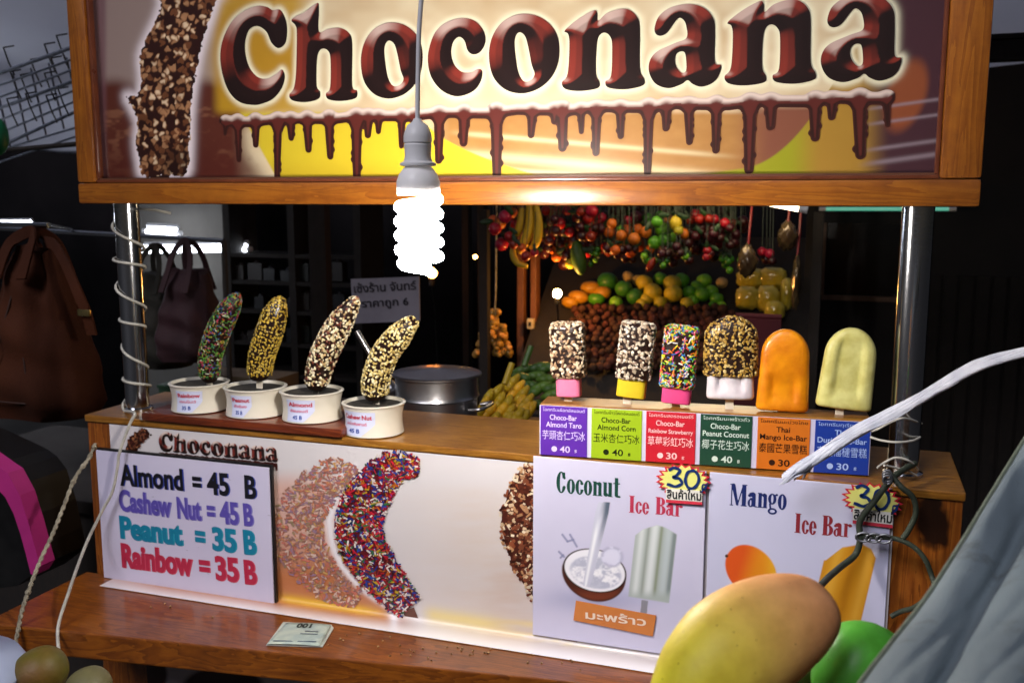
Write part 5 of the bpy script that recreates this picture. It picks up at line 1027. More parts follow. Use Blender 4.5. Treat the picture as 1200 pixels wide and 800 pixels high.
# ================================================================== BAGS AT THE LEFT
def ribbon(path, w, th):
    mb = MB(); vs = []; n = len(path)
    for i, p in enumerate(path):
        d = np.array(path[min(i + 1, n - 1)]) - np.array(path[max(i - 1, 0)]); d /= np.linalg.norm(d); a = np.cross(d, [0, 1., 0]); a /= np.linalg.norm(a) + 1e-9; b = np.cross(d, a)
        for sa, sb_ in ((-1, -1), (1, -1), (1, 1), (-1, 1)): vs.append(np.array(p) + a * sa * w / 2 + b * sb_ * th / 2)
    return mb.add(vs, [(i * 4 + k, i * 4 + (k + 1) % 4, i * 4 + 4 + (k + 1) % 4, i * 4 + 4 + k) for i in range(n - 1) for k in range(4)] + [(3, 2, 1, 0), tuple(range(4 * n - 4, 4 * n))])
def bag(name, label, px, py_top, py_bot, hw_top, hw_bot, Y, mat, depth=.14, handles=True, hpx=40, group=None, fold=1.0, clasp=False, seed=0):
    T_, B_ = at(px, py_top, Y), at(px, py_bot, Y); s = scale_at(B_); t = thing(name, label, 'bag', (B_[0], Y, B_[2]), group); n, seg = 26, 56; vs = []; rr = random.Random(seed); p1, p2 = rr.random() * 6, rr.random() * 6
    for i in range(n + 1):
        f = i / n; w = (hw_bot + (hw_top - hw_bot) * f ** 1.5) * s * (1 - .16 * math.exp(-(f / .05) ** 2)); dp = depth / 2 * (1 - .75 * f ** 2) * (1 - .2 * math.exp(-(f / .05) ** 2)); z = B_[2] + (T_[2] - B_[2]) * f
        for k in range(seg):
            a = 2 * math.pi * k / seg; ca, sa = math.cos(a), math.sin(a); x = math.copysign(abs(ca) ** .7, ca) * w; y = math.copysign(abs(sa) ** .7, sa) * dp
            fo = fold * (.008 * math.sin(5 * a + p1 + 3 * f) + .006 * math.sin(9 * a + p2 - 5 * f) * f + .007 * math.sin(7 * f * 3.1 + 2 * a)); vs.append((B_[0] + x * (1 + fo), Y + y + fo * sa * 1.5, z + .01 * math.sin(3 * a + p1) * f))
    mb = MB().add(vs, [(i * seg + k, i * seg + (k + 1) % seg, (i + 1) * seg + (k + 1) % seg, (i + 1) * seg + k) for i in range(n) for k in range(seg)] + [tuple(range(seg))[::-1], tuple(n * seg + k for k in range(seg))]); mb.build('bag_body', mat, t, smooth=60)
    if handles:
        for dy in (-depth * .25, depth * .2):
            w = hw_top * s * .62; top = T_[2] + hpx * s; ribbon(catmull([(B_[0] - w * 1.1, Y + dy * 1.6, T_[2] - .06), (B_[0] - w, Y + dy, T_[2]), (B_[0] - w * .75, Y + dy * .6, T_[2] + hpx * s * .6), (B_[0], Y + dy * .2, top), (B_[0] + w * .75, Y + dy * .6, T_[2] + hpx * s * .6), (B_[0] + w, Y + dy, T_[2]), (B_[0] + w * 1.1, Y + dy * 1.6, T_[2] - .06)], 8), .026 if depth > .19 and px < 100 else .018, .005).build('handle', mat, t, smooth=70)
    if clasp: 
        q = [at(x, y, Y - dd) for x, y, dd in ((52, 283, .0), (64, 288, .03), (78, 312, .075), (90, 340, .095), (101, 366, .095), (108, 392, .085))]; ribbon(catmull(q, 5), .024, .005).build('strap', mat, t, smooth=60); P = q[4]; MB().box(tuple(P - [0, .006, 0]), (.03, .006, .014)).build('buckle', pm('brass', '#d8c488', .25, 1, col2='#c0aa70', nscale=30), t, bevel=.0015)
    if clasp:
        for u0, v0, u1, v1 in ((-.05, .98, -.5, .1), (.05, .98, .42, .1), (-.75, .12, .75, .12)):
            pts = []
            for k in range(9):
                f = v0 + (v1 - v0) * k / 8; u = u0 + (u1 - u0) * k / 8; w = (hw_bot + (hw_top - hw_bot) * f ** 1.5) * s; dp = depth / 2 * (1 - .75 * f ** 2); q = u * w; pts.append((B_[0] + q, Y - dp * max(0, 1 - abs(u) ** 2.9) ** .35 - .001, B_[2] + (T_[2] - B_[2]) * f))
            MB().tube(catmull(pts, 4), .0022, 6).build('seam', pm('seam_thread', '#34160a', .7, col2='#2a1208', nscale=40), t, smooth=70)
    return t
M['leather'] = pm('brown_leather', '#43200f', .85, col2='#35180b', nscale=6, bump=.3, bscale=220, spec=.2); M['maroon'] = pm('maroon_canvas', '#2c0e15', .8, col2='#220a10', nscale=10, bump=.3, bscale=70); M['olive'] = pm('olive_canvas', '#232016', .8, col2='#1b1911', nscale=10, bump=.3, bscale=70)
bag('hanging_bag', 'large brown leather bag hanging at the left edge', 55, 292, 484, 26, 70, .38, M['leather'], .2, True, 20, 'bags hanging at the neighbouring stall', .7, (112, 371), 1)
bag('hanging_bag', 'dark maroon bag hanging behind the coiled post', 226, 318, 420, 24, 36, 1.2, M['maroon'], .2, True, 36, 'bags hanging at the neighbouring stall', .7, None, 2)
bag('hanging_bag', 'black shoulder bag hanging between the maroon bag and the post', 190, 322, 428, 24, 40, 1.45, M['olive'], .2, True, 34, 'bags hanging at the neighbouring stall', .7, None, 3)
hr = thing('hanging_rail', 'thin steel rail the bags hang from', 'rail', at(100, 262, .8))
MB().tube([at(-40, 262, .38), at(57, 264, .38)], .006, 10).build('rail_bar', M['steel'], hr); MB().tube([at(-60, 264, 1.2), at(262, 282, 1.2)], .007, 10).build('rail_bar', M['steel'], hr); MB().tube([at(57, 264, .38), at(84, 269, 1.2)], .005, 8).build('rail_bar', M['steel'], hr)
for p in (at(-40, 262, .38), at(-60, 264, 1.2), at(262, 282, 1.2)): MB().tube([tuple(p), (p[0], p[1], 0)], .009, 10).build('rail_leg', M['darkwood'], hr)
# wire rack with hooks, upper left
wr = thing('wire_rack', 'wire mesh rack with bent hooks under the tarp at the upper left', 'rack', at(40, 130, .9))
M['chromewire'] = pm('chrome_wire', '#a8b0c0', .3, .9, col2='#8890a0', nscale=40)
for k, (ya, yb) in enumerate(((86, 52), (100, 66), (114, 78), (127, 92), (141, 103), (156, 116), (172, 128), (176, 148), (190, 158))):
    Yk = .75 + .05 * k; MB().tube([at(-60, ya + 14, Yk + .25), at(0, ya, Yk), at(95, yb, Yk - .2)], .0032 if k % 3 else .005, 8).build('rack_rod', M['chromewire'], wr)
for k in range(5): 
    x = 4 + k * 21; MB().tube([at(x - 10, 92 - k * 6, .95), at(x + 8, 172 - k * 7, 1.05)], .003, 8).build('rack_rod', M['chromewire'], wr)
for k, (x, y) in enumerate(((4, 56), (12, 84), (24, 88), (36, 70), (52, 52), (66, 42), (60, 68), (72, 58), (30, 110), (52, 86), (54, 112), (68, 104), (8, 116))):
    Yk = .8; MB().tube([at(x, y, Yk), at(x + 12, y - 2, Yk - .02)], .0022, 6).tube([at(x, y, Yk), at(x + 6, y + 17, Yk), at(x + 13, y + 32, Yk)], .0022, 6).build('hook', M['black'], wr)
MB().tube([at(-80, 184, .9), at(100, 168, .9)], .007, 8).build('rack_rod', M['darkwood'], wr)
MB().tube([at(-80, 184, .9), at(-80, 184, .9) * [1, 1, 0]], .01, 8).build('rack_leg', M['darkwood'], wr)
gb = MB().ball((0, 0, 0), (.03, .03, .05), u=14, v=10).build('green_tag', pm('green_plastic', '#1f8a5c', .4, col2='#187a50', nscale=9)); gb.location = Vector(at(-4, 160, .7)); tag(gb, 'small green plastic float hanging on the wire rack', 'float')

# ================================================================== LIGHTS SEEN AT THE BACK
def tube_light(name, label, A, B, r, strength, col='#eef4ff', group=None):
    A, B = np.array(A), np.array(B); t = thing(name, label, 'light', (A + B) / 2, group)
    MB().tube([A, B], r, 10).build('lit_tube', pm('lit_tube_glass', '#ffffff', .4, emit=col, estr=strength), t, smooth=60)
    d = (B - A) / np.linalg.norm(B - A); MB().tube([A + [0, .01, r * 2.6], B + [0, .01, r * 2.6]], r * 1.2, 4).build('fitting', M['socket'], t, smooth=0)
    for e, q in ((A, -d), (B, d)): MB().tube([e, e + q * .025], r * 1.15, 10).build('tube_cap', M['socket'], t)
    return t
tube_light('fluorescent_tube', 'long fluorescent tube glowing behind the bags at the left', at(168, 294, 3.3), at(290, 292, 3.3), .013, BACK_TUBE)
tube_light('fluorescent_tube', 'short fluorescent tube glowing above the long one', at(172, 271, 3.4), at(208, 273, 3.4), .013, BACK_TUBE * .7)
tube_light('fluorescent_tube', 'white fluorescent tube above the fruit heap behind the sign', at(690, 196, 1.55), at(936, 243.5, 1.55), .011, FRUIT_TUBE, '#ffe6b8')
tube_light('fluorescent_tube', 'teal light strip over the dark shop window at the right', at(968, 245, 2.6), at(1112, 245, 2.6), .007, 1.2, '#1c8a72')
tube_light('fluorescent_tube', 'dim white tube end at the left edge beside the rack', at(-420, 268, 2.0), at(36, 263, 2.0), .007, 90)
def warm(name, label, px, py, Y, rpx, strength, col='#ffb45a', group='small warm bulbs in the market'):
    P = at(px, py, Y); r = rpx * scale_at(P); t = thing(name, label, 'light bulb', P, group)
    MB().ball(P, r, u=16, v=10).build('lit_glass', pm('warm_glass', '#ffffff', .4, emit=col, estr=strength), t, smooth=180)
    MB().lathe([(0, 0), (r * .5, 0), (r * .55, r * 1.4), (r * .3, r * 1.8), (0, r * 1.8)], tuple(P - [0, 0, r * 2.5]), 14).build('bulb_cap', M['black'], t)
    MB().tube([P - [0, 0, r * 2.4], P - [0, -.03, r * 2.4 + .12], [P[0], P[1] + .05, P[2] - .4]], .003, 6).build('bulb_wire', M['black'], t)
warm('warm_bulb', 'bright warm bulb beside the fruit heap', 653, 344, 1.75, 5.2, WARM_BULB * 3.5)
warm('warm_bulb', 'orange lamp low behind the spiral bulb', 506, 320, 2.4, 6, WARM_BULB * .5, '#ff9a40')
warm('warm_bulb', 'tiny warm light far back right of the spiral bulb', 557, 301, 3.6, 2.4, WARM_BULB * .3)
# posts and uprights behind
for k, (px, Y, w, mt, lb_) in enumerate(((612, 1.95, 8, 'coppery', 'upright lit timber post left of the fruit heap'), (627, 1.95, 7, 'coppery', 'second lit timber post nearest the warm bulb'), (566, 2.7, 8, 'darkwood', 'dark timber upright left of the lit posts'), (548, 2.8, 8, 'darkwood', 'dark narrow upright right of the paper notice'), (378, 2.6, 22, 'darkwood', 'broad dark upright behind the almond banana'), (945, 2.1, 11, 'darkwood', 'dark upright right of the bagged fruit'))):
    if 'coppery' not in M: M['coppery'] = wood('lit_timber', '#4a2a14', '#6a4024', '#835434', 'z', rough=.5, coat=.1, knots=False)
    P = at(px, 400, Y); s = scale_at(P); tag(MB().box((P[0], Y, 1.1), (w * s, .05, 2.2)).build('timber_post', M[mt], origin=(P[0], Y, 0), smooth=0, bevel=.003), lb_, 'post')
sw = thing('wall_switch', 'small pale switch box on the lit timber post', 'switch', at(622, 379, 1.9)); P = at(622, 379, 1.90); MB().box(tuple(P), (.024, .02, .036)).build('switch_box', pm('ivory_plastic', '#c0b290', .5, col2='#b0a280', nscale=20), sw, bevel=.003); MB().box(tuple(P + [0, -.011, .0]), (.008, .004, .014)).build('rocker', M['black'], sw)
# Thai notice
nY = 1.7; ntc = thing('paper_notice', 'grey paper notice with two lines of Thai writing behind the bananas', 'notice', at(450, 352, nY))
MB().prism([at(411, 327, nY), at(491, 324, nY), at(492, 376, nY), at(414, 379, nY)], (0, .004, 0)).build('notice_sheet', pm('grey_paper', '#8c8894', .7, col2='#7c7884', nscale=6), ntc, smooth=0)
ptext('เซ้งร้าน จันทร์', (415, 343), (488, 339), 9, NF, (0, nY, 0), inkm('#25222c'), ntc, off=.02, gap=.003); ptext('ราคาถูก 6', (424, 360), (479, 357), 8, NF, (0, nY, 0), inkm('#25222c'), ntc, off=.02, gap=.003)
# dim shop shelves behind the bananas
shf = thing('shop_shelves', 'dim dark shelving with small goods far behind the bananas', 'shelves', at(340, 340, 3.2))
for py in (300, 332, 366, 404, 440): A, B = at(272, py, 3.2), at(420, py, 3.2); MB().box(((A[0] + B[0]) / 2, 3.3, (A[2] + B[2]) / 2), (B[0] - A[0], .25, .02)).build('shelf', M['darkwood'], shf, smooth=0)
for px in (270, 345, 422): A = at(px, 300, 3.2); MB().box((A[0], 3.3, 1.1), (.04, .26, 2.2)).build('side_panel', M['darkwood'], shf, smooth=0)
rr = random.Random(5)
for py in (332, 366, 404):
    for k in range(7):
        px = 278 + k * 20 + rr.uniform(-5, 5); h = rr.uniform(.04, .1); A = at(px, py, 3.2); c = rr.choice(['#1e1614', '#16161a', '#26160e', '#161a15', '#2a2420'])
        o = MB().box((A[0], 3.24, A[2] + .011 + h / 2), (rr.uniform(.05, .09), .06, h)).lathe([(.02, 0), (.015, .012), (0, .02)], (A[0], 3.24, A[2] + .011 + h), 10).build('goods_box', inkm(c), origin=(A[0], 3.24, A[2]), smooth=30); tag(o, 'small dark goods box on the dim shelving behind the bananas', 'box', 'goods on the dim shelving')
bxs = at(222, 452, 1.6); hb = bxs[2] - .80; tag(MB().box((bxs[0], 1.6, .80 + hb / 2), (.16, .14, hb)).box((bxs[0], 1.6, bxs[2] + .0065), (.168, .148, .012)).build('storage_tub', pm('dull_green_plastic', '#2c4a34', .6, col2='#24402c', nscale=9), origin=(bxs[0], 1.6, .80), smooth=0), 'dull green plastic tub behind the rainbow banana', 'tub')
bxs = at(290, 440, 1.75); hb = bxs[2] + .01 - .80; tag(MB().box((bxs[0], 1.75, .80 + hb / 2), (.34, .16, hb)).box((bxs[0], 1.668, bxs[2] - .03), (.3, .004, .03)).build('cardboard_box', pm('cardboard', '#6a5a44', .8, col2='#5c4e3a', nscale=6), origin=(bxs[0], 1.75, .80), smooth=0), 'plain cardboard box behind the first two bananas', 'box')
bt = thing('back_table', 'dark table behind the counter holding the pot and boxes', 'table', (-1.5, 1.2, 0)); MB().box((-1.55, 1.55, .78), (1.7, .6, .04)).build('table_top', M['darkwood'], bt, smooth=0)
for x in (-2.3, -.8):
    for y in (1.3, 1.8): MB().box((x, y, .38), (.05, .05, .76)).build('leg', M['darkwood'], bt, smooth=0)

# ================================================================== POT
pY = .42; P = at(512, 470, pY); s = scale_at(P); pr = 50 * s; pt = thing('steel_pot', 'stainless steel pot with a rolled rim behind the counter', 'pot', (P[0], pY, at(512, 525, pY)[2])); zr, zb_ = at(512, 447, pY - pr)[2], at(512, 540, pY)[2]; zm = at(512, 474, pY - pr)[2]
MB().lathe([(0, zb_), (pr * .93, zb_), (pr * .95, zb_ + .005), (pr * .95, zm - .004), (pr * 1.0, zm), (pr * .97, zm + .006), (pr * .97, zr - .006), (pr * 1.05, zr - .003), (pr * 1.05, zr), (pr * .98, zr), (pr * .95, zr - .01), (pr * .93, zm), (0, zm)], (P[0], pY, 0), 60).build('pot_body', M['potsteel'], pt, smooth=40)
MB().lathe([(0, zr + .010), (.012, zr + .010), (.03, zr + .007), (pr * .96, zr + .002), (pr * 1.02, zr + .0012), (0, zr + .0011)], (P[0], pY, 0), 60).build('lid', M['potsteel'], pt, smooth=40)
for sx in (-1, 1): MB().tube(catmull([(P[0] + sx * pr * .95, pY - .03, zm - .02), (P[0] + sx * pr * 1.25, pY - .03, zm - .015), (P[0] + sx * pr * 1.25, pY + .03, zm - .015), (P[0] + sx * pr * .95, pY + .03, zm - .02)], 6), .004, 8).build('handle', M['potsteel'], pt, smooth=70)
lad = MB().tube([at(418, 388, .40), at(434, 415, .40), at(452, 450, .41)], .006, 10).ball(at(454, 455, .41), .02).build('ladle', M['potsteel'], origin=at(434, 415, .4), smooth=60); tag(lad, 'steel ladle handle leaning behind the cashew banana', 'ladle')
stv = thing('stove_stand', 'dark metal stand under the steel pot', 'stand', (P[0], pY, 0)); MB().box((P[0], pY, zb_ - .015), (.3, .26, .03)).build('stand_top', M['black'], stv, smooth=0)
for x in (-.13, .13):
    for y in (-.11, .11): MB().box((P[0] + x, pY + y, (zb_ - .03) / 2), (.03, .03, zb_ - .03)).build('leg', M['black'], stv, smooth=0)

# ================================================================== FRUIT STALL BEHIND
fs = thing('fruit_display', 'sloping dark wooden display board under the fruit heap', 'fruit stand', (-.6, 1.9, 0))
bz = lambda Y: .93 + (Y - 1.70) * .78
X0f, X1f = at(655, 400, 1.9)[0] - .1, at(940, 400, 1.9)[0] + .02
MB().prism([(X0f, 1.60, bz(1.60) - .03), (X0f, 2.30, bz(2.30) - .03), (X0f, 2.30, bz(2.30)), (X0f, 1.60, bz(1.60))], (X1f - X0f, 0, 0)).build('slope_board', M['darkwood'], fs, smooth=0)
for x in (X0f + .05, X1f - .05):
    MB().box((x, 1.66, (bz(1.66) - .032) / 2), (.05, .05, bz(1.66) - .05)).build('leg', M['darkwood'], fs, smooth=0); MB().box((x, 2.25, (bz(2.25) - .032) / 2), (.05, .05, bz(2.25) - .06)).build('leg', M['darkwood'], fs, smooth=0)
nb3 = np.array([0, -.78, 1.0]); nb3 /= np.linalg.norm(nb3)
def on_board(px, py, r, lift=0.): P0 = np.array([0, 1.70, .93]) + nb3 * (r + lift); return atp(px, py, P0, nb3)
FM = {'garlic': pm('golden_bulb_skin', '#c89a48', .4, col2='#a87a30', nscale=30, coat=.3), 'lime': pm('lime_skin', '#62a424', .35, col2='#4c8c1a', nscale=14, bump=.1, bscale=200), 'pomelo': pm('striped_green_skin', '#4c8a2c', .45, col2='#2c6418', nscale=10), 'mangoy': pm('golden_skin', '#c88a1c', .45, col2='#b87414', nscale=8), 'yellow': pm('yellow_skin', '#c4b02a', .45, col2='#b09a1e', nscale=12), 'orange': pm('orange_skin', '#cc6414', .45, col2='#b8540e', nscale=14, bump=.15, bscale=260), 'red': pm('red_skin', '#a01c18', .35, col2='#7c120f', nscale=12), 'dark': pm('dark_red_skin', '#3c0f14', .35, col2='#2a090d', nscale=12), 'grape': pm('green_grape', '#3f7c1c', .25, col2='#326a16', nscale=12), 'beige': pm('beige_skin', '#a8905a', .6, col2='#947c48', nscale=12), 'lychee': pm('lychee_skin', '#4e2612', .75, col2='#38180c', nscale=60, bump=.4, bscale=300), 'banana': pm('ripe_banana', '#dcb224', .5, col2='#b88e16', nscale=9), 'leaf': pm('dark_leaf', '#1c3a14', .5, col2='#142c0e', nscale=12), 'gbanana': pm('green_banana', '#4c6e22', .5, col2='#2f4a16', nscale=9)}
FLAB = {'lime': ('lime', 'green lime in the heap of citrus on the fruit stand', 'limes in the fruit heap'), 'pomelo': ('pomelo', 'round dark green pomelo at the left of the fruit heap', 'green pomelos in the fruit heap'), 'mangoy': ('mango', 'golden orange mango at the left end of the fruit heap', 'golden mangoes in the fruit heap'), 'yellow': ('yellow_mango', 'round yellow fruit in the middle of the heap', 'yellow fruit in the heap'), 'beige': ('longan', 'small beige fruit behind the green pomelos', 'beige fruit in the heap')}
for m_ in FM.values():
    t_ = m_.node_tree; b_n = t_.nodes['Principled BSDF']; src = b_n.inputs['Base Color'].links[0].from_socket; oi_ = t_.nodes.new('ShaderNodeObjectInfo'); hs_ = t_.nodes.new('ShaderNodeHueSaturation'); mr_ = t_.nodes.new('ShaderNodeMapRange'); mr_.inputs[3].default_value = .62; mr_.inputs[4].default_value = 1.3; mh_ = t_.nodes.new('ShaderNodeMapRange'); mh_.inputs[3].default_value = .515; mh_.inputs[4].default_value = .485
    t_.links.new(oi_.outputs['Random'], mr_.inputs[0]); t_.links.new(oi_.outputs['Random'], mh_.inputs[0]); t_.links.new(mr_.outputs[0], hs_.inputs['Value']); t_.links.new(mh_.outputs[0], hs_.inputs['Hue']); t_.links.new(src, hs_.inputs['Color']); t_.links.new(hs_.outputs[0], b_n.inputs['Base Color'])
PROTO = {}
def fruit(kind, px, py, rpx, sx=1.0, lift=0., rot=0):
    P = on_board(px, py, .02, lift); r = rpx * scale_at(P)
    P = on_board(px, py, r, lift); nm, lb_, gp = FLAB[kind]
    if kind not in PROTO: o = PROTO[kind] = MB().ball((0, 0, 0), (1, 1, .94), u=24, v=16, fn=lambda p: p * (1 - .10 * max(0, p[2]) ** 8)).build(nm, FM[kind], smooth=180)
    else: o = PROTO[kind].copy(); COL.objects.link(o)
    o.location = Vector(P); o.scale = (r * sx, r, r); o.rotation_euler = (random.uniform(-.6, .6), random.uniform(-.3, .3) + rot, random.uniform(0, 6) if sx == 1 else 0); tag(o, lb_, 'fruit', gp)
for a in [('pomelo', 712, 330, 12), ('pomelo', 731, 338, 10.5), ('pomelo', 744, 347, 10), ('mangoy', 692, 337, 9, 1.35), ('mangoy', 678, 348, 9, 1.4), ('mangoy', 706, 343, 9, 1.2), ('lime', 722, 354, 8), ('lime', 699, 350, 8, 1.3), ('beige', 736, 324, 7), ('beige', 748, 329, 7.5),
          ('yellow', 755, 331, 10), ('yellow', 765, 342, 11), ('yellow', 788, 332, 11), ('yellow', 789, 344, 11), ('yellow', 774, 354, 8), ('yellow', 805, 355, 8), ('yellow', 757, 350, 8), ('lime', 774, 326, 8), ('lime', 799, 328, 9), ('lime', 825, 329, 9), ('lime', 817, 336, 8), ('lime', 823, 345, 9), ('lime', 808, 342, 8), ('lime', 834, 341, 8), ('lime', 840, 350, 8), ('lime', 836, 358, 6), ('lime', 812, 352, 7), ('lime', 845, 358, 6), ('beige', 846, 331, 7), ('yellow', 752, 356, 7), ('mangoy', 668, 354, 8, 1.3)]: fruit(*a)
# the lychee pile below
rr = random.Random(11); ly0 = None; cnt = 0
for row in range(12):
    py = 361 + row * 6.3; x = 674 + rr.uniform(-3, 3) - row * .3
    while x < 882 - max(0, 4 - row) * 8:
        r = rr.uniform(.0105, .0165); P = on_board(x, py + rr.uniform(-1.6, 1.6), r, rr.uniform(0, .034))
        if ly0 is None: o = ly0 = MB().ball((0, 0, 0), (1, 1, 1.08), u=18, v=12, fn=lambda p: p * (1 + .07 * math.sin(9 * p[0] + 7 * p[2]) * math.cos(8 * p[1]))).build('lychee', FM['lychee'], smooth=180)
        else: o = ly0.copy(); COL.objects.link(o)
        o.location = Vector(P); o.scale = (r, r, r); o.rotation_euler = (rr.random() * 6, rr.random() * 6, 0); tag(o, 'small red-brown lychee in the pile below the citrus heap', 'lychee', 'lychees piled below the citrus'); x += rr.uniform(8.0, 10.6); cnt += 1
# bagged yellow snacks at the right of the heap
M['bagplastic'] = pm('clear_crinkled_plastic', '#d8c860', .12, col2='#b89c20', nscale=10, bump=.6, bscale=45, coat=.6)
for k, (px, py, w, h) in enumerate(((880, 326, 17, 12), (905, 326, 17, 13), (876, 349, 14, 14), (900, 350, 14, 16), (908, 364, 12, 12), (922, 345, 8, 20))):
    P = on_board(px, py, .03); s = scale_at(P); rr2 = random.Random(k); o = MB().ball((0, 0, 0), (w * s, .04, h * s), u=26, v=16, fn=lambda p: Vector((math.copysign(abs(p[0]) ** .7, p[0]), p[1], math.copysign(abs(p[2]) ** .7, p[2]))) * (1 + .07 * math.sin(9 * p[0] + k) * math.cos(11 * p[2]))).build('snack_bag', M['bagplastic'], smooth=60); o.location = Vector(P); tag(o, 'crinkled clear bag of yellow dried fruit right of the limes', 'bag', 'bags of yellow dried fruit')
# hanging bunches: one thing each, fruit as parts
def bunch(label, items, Y, string=None, group='fruit bunches hanging over the fruit heap'):
    P0 = at(items[0][1], 232, Y); t = thing('fruit_bunch', label, 'fruit bunch', P0, group); rr = random.Random(int(items[0][1]))
    for it in items:
        kind, px, py, rp_ = it[:4]; el = it[4] if len(it) > 4 else 1.0; y = Y + rr.uniform(-.06, .06); P = at(px, py, y); r = rp_ * scale_at(P); nm = {'red': 'apple', 'orange': 'orange', 'dark': 'grape', 'grape': 'grape', 'lime': 'lime', 'yellow': 'lemon', 'lychee': 'rambutan', 'banana': 'banana', 'gbanana': 'papaya'}[kind]
        MB().ball(P, (r, r, r * el), M3=Matrix.Rotation(rr.uniform(-.5, .5), 3, 'Y'), u=16, v=10).build(nm, FM[kind], t, smooth=180)
        if rr.random() < .45:
            a = rr.uniform(0, 6.28); MB().ball(P + np.array([math.cos(a) * r * 1.2, -.01, r * .9 + .004]), (r * 1.1, r * .16, r * .45), M3=Matrix.Rotation(a, 3, 'Y') @ Matrix.Rotation(rr.uniform(-.6, .6), 3, 'Z'), u=10, v=6).build('leaf', FM['leaf'], t, smooth=180)
        mb = MB().tube([P + [0, 0, r * el * .8], (P0[0] + (P[0] - P0[0]) * .85, Y, max(P0[2], P[2] + .02))], .0012, 5); mb.build('string', M[string] if string else M['greenwire'], t)
    return t
def cluster(kind, cx, cy, n, rx, ry, r, seed): rr = random.Random(seed); return [(kind, cx + rr.gauss(0, rx), cy + rr.gauss(0, ry), r * rr.uniform(.85, 1.1)) for _ in range(n)]
bunch('bunch of shiny red and orange fruit at the left end', [('red', 592, 254, 8), ('orange', 600, 250, 7), ('red', 580, 268, 7.5), ('red', 588, 286, 8), ('orange', 586, 262, 7), ('red', 604, 263, 7), ('red', 597, 277, 6), ('orange', 578, 258, 6), ('red', 602, 286, 6)], 1.7)
def hang_banana(t, pts, rpx, kind, Y):
    P = [at(x, y, Y) for x, y in catmull(pts, 5)]; s = scale_at(P[0]); n = len(P); MB().tube(P, [rpx * s * (.35 + .65 * math.sin(math.pi * min(.96, max(.06, i / (n - 1)))) ** .5) for i in range(n)], 12).build('banana', FM[kind], t, smooth=70)
bb = bunch('hanging hand of curved yellow bananas with red fruit inside', [('red', 616, 300, 6), ('red', 626, 296, 5), ('orange', 612, 290, 5)], 1.68)
for pts, r in (([(620, 238), (621, 262), (614, 285), (608, 296)], 6), ([(628, 240), (631, 262), (629, 282), (622, 292)], 5.5), ([(606, 282), (601, 295), (606, 308), (618, 312)], 4), ([(612, 244), (610, 262), (605, 276)], 5)): hang_banana(bb, pts, r, 'banana', 1.68)
bunch('cluster of dark red grapes and small orange fruit', cluster('dark', 662, 266, 16, 12, 11, 6, 2) + [('red', 656, 262, 7), ('red', 668, 272, 6), ('orange', 644, 289, 6), ('orange', 652, 301, 6), ('red', 646, 278, 5), ('yellow', 668, 309, 6), ('dark', 664, 300, 6)], 1.75)
bunch('cluster of bright red fruit beneath the sign edge', cluster('red', 690, 254, 14, 8, 7, 6.5, 3) + cluster('dark', 690, 276, 14, 9, 9, 6, 4), 1.75)
bunch('long dull green papaya hanging with tiny green grapes', [('gbanana', 678, 302, 9, 2.3)] + cluster('grape', 694, 296, 12, 4, 6, 3.6, 5), 1.8)
bunch('bunch of orange fruit with green leaves', [('orange', 714, 272, 7), ('orange', 734, 270, 7), ('orange', 743, 280, 7.5), ('orange', 726, 285, 7.5), ('orange', 739, 295, 7), ('orange', 721, 293, 6), ('lime', 727, 268, 4.5), ('dark', 733, 302, 6), ('orange', 748, 268, 6), ('orange', 717, 262, 6), ('red', 735, 258, 6), ('orange', 728, 276, 6.5)] + cluster('dark', 730, 296, 10, 12, 6, 5.5, 41), 1.72)
bunch('bunch of green limes with a yellow lemon and one orange', [('orange', 757, 272, 7), ('lime', 776, 268, 9), ('lime', 778, 281, 8), ('lime', 767, 284, 8), ('yellow', 792, 261, 7, 1.3), ('orange', 801, 274, 6.5), ('lime', 788, 278, 6), ('lychee', 786, 296, 6), ('lime', 803, 300, 5), ('red', 763, 310, 4.5, 2.0), ('lime', 755, 300, 4.5), ('lime', 770, 260, 7), ('orange', 783, 256, 6), ('yellow', 795, 270, 6)] + cluster('dark', 785, 298, 12, 14, 6, 5.5, 42) + cluster('grape', 770, 304, 8, 8, 4, 4, 43), 1.7)
bunch('large drooping cluster of red and dark rambutans', cluster('red', 822, 254, 8, 8, 5, 6, 7) + cluster('dark', 828, 274, 16, 12, 9, 6, 8) + cluster('red', 830, 300, 5, 3, 6, 5, 9), 1.72)
bunch('dark rambutan cluster on a red string', cluster('red', 860, 262, 4, 6, 3, 5.5, 17) + cluster('dark', 856, 276, 10, 9, 7, 6, 18), 1.74, None)
bunch('small bunch of bright green grapes', cluster('grape', 852, 306, 12, 6, 6, 4.2, 10), 1.78)
bunch('pair of round red fruit near the right end', [('red', 893, 295, 5.5), ('red', 902, 297, 5.5), ('dark', 898, 304, 6), ('dark', 905, 306, 5)], 1.78)
M['foil'] = pm('crinkled_clear_foil', '#6a5838', .2, .3, col2='#3c2c1c', nscale=12, bump=.7, bscale=40, coat=.5)
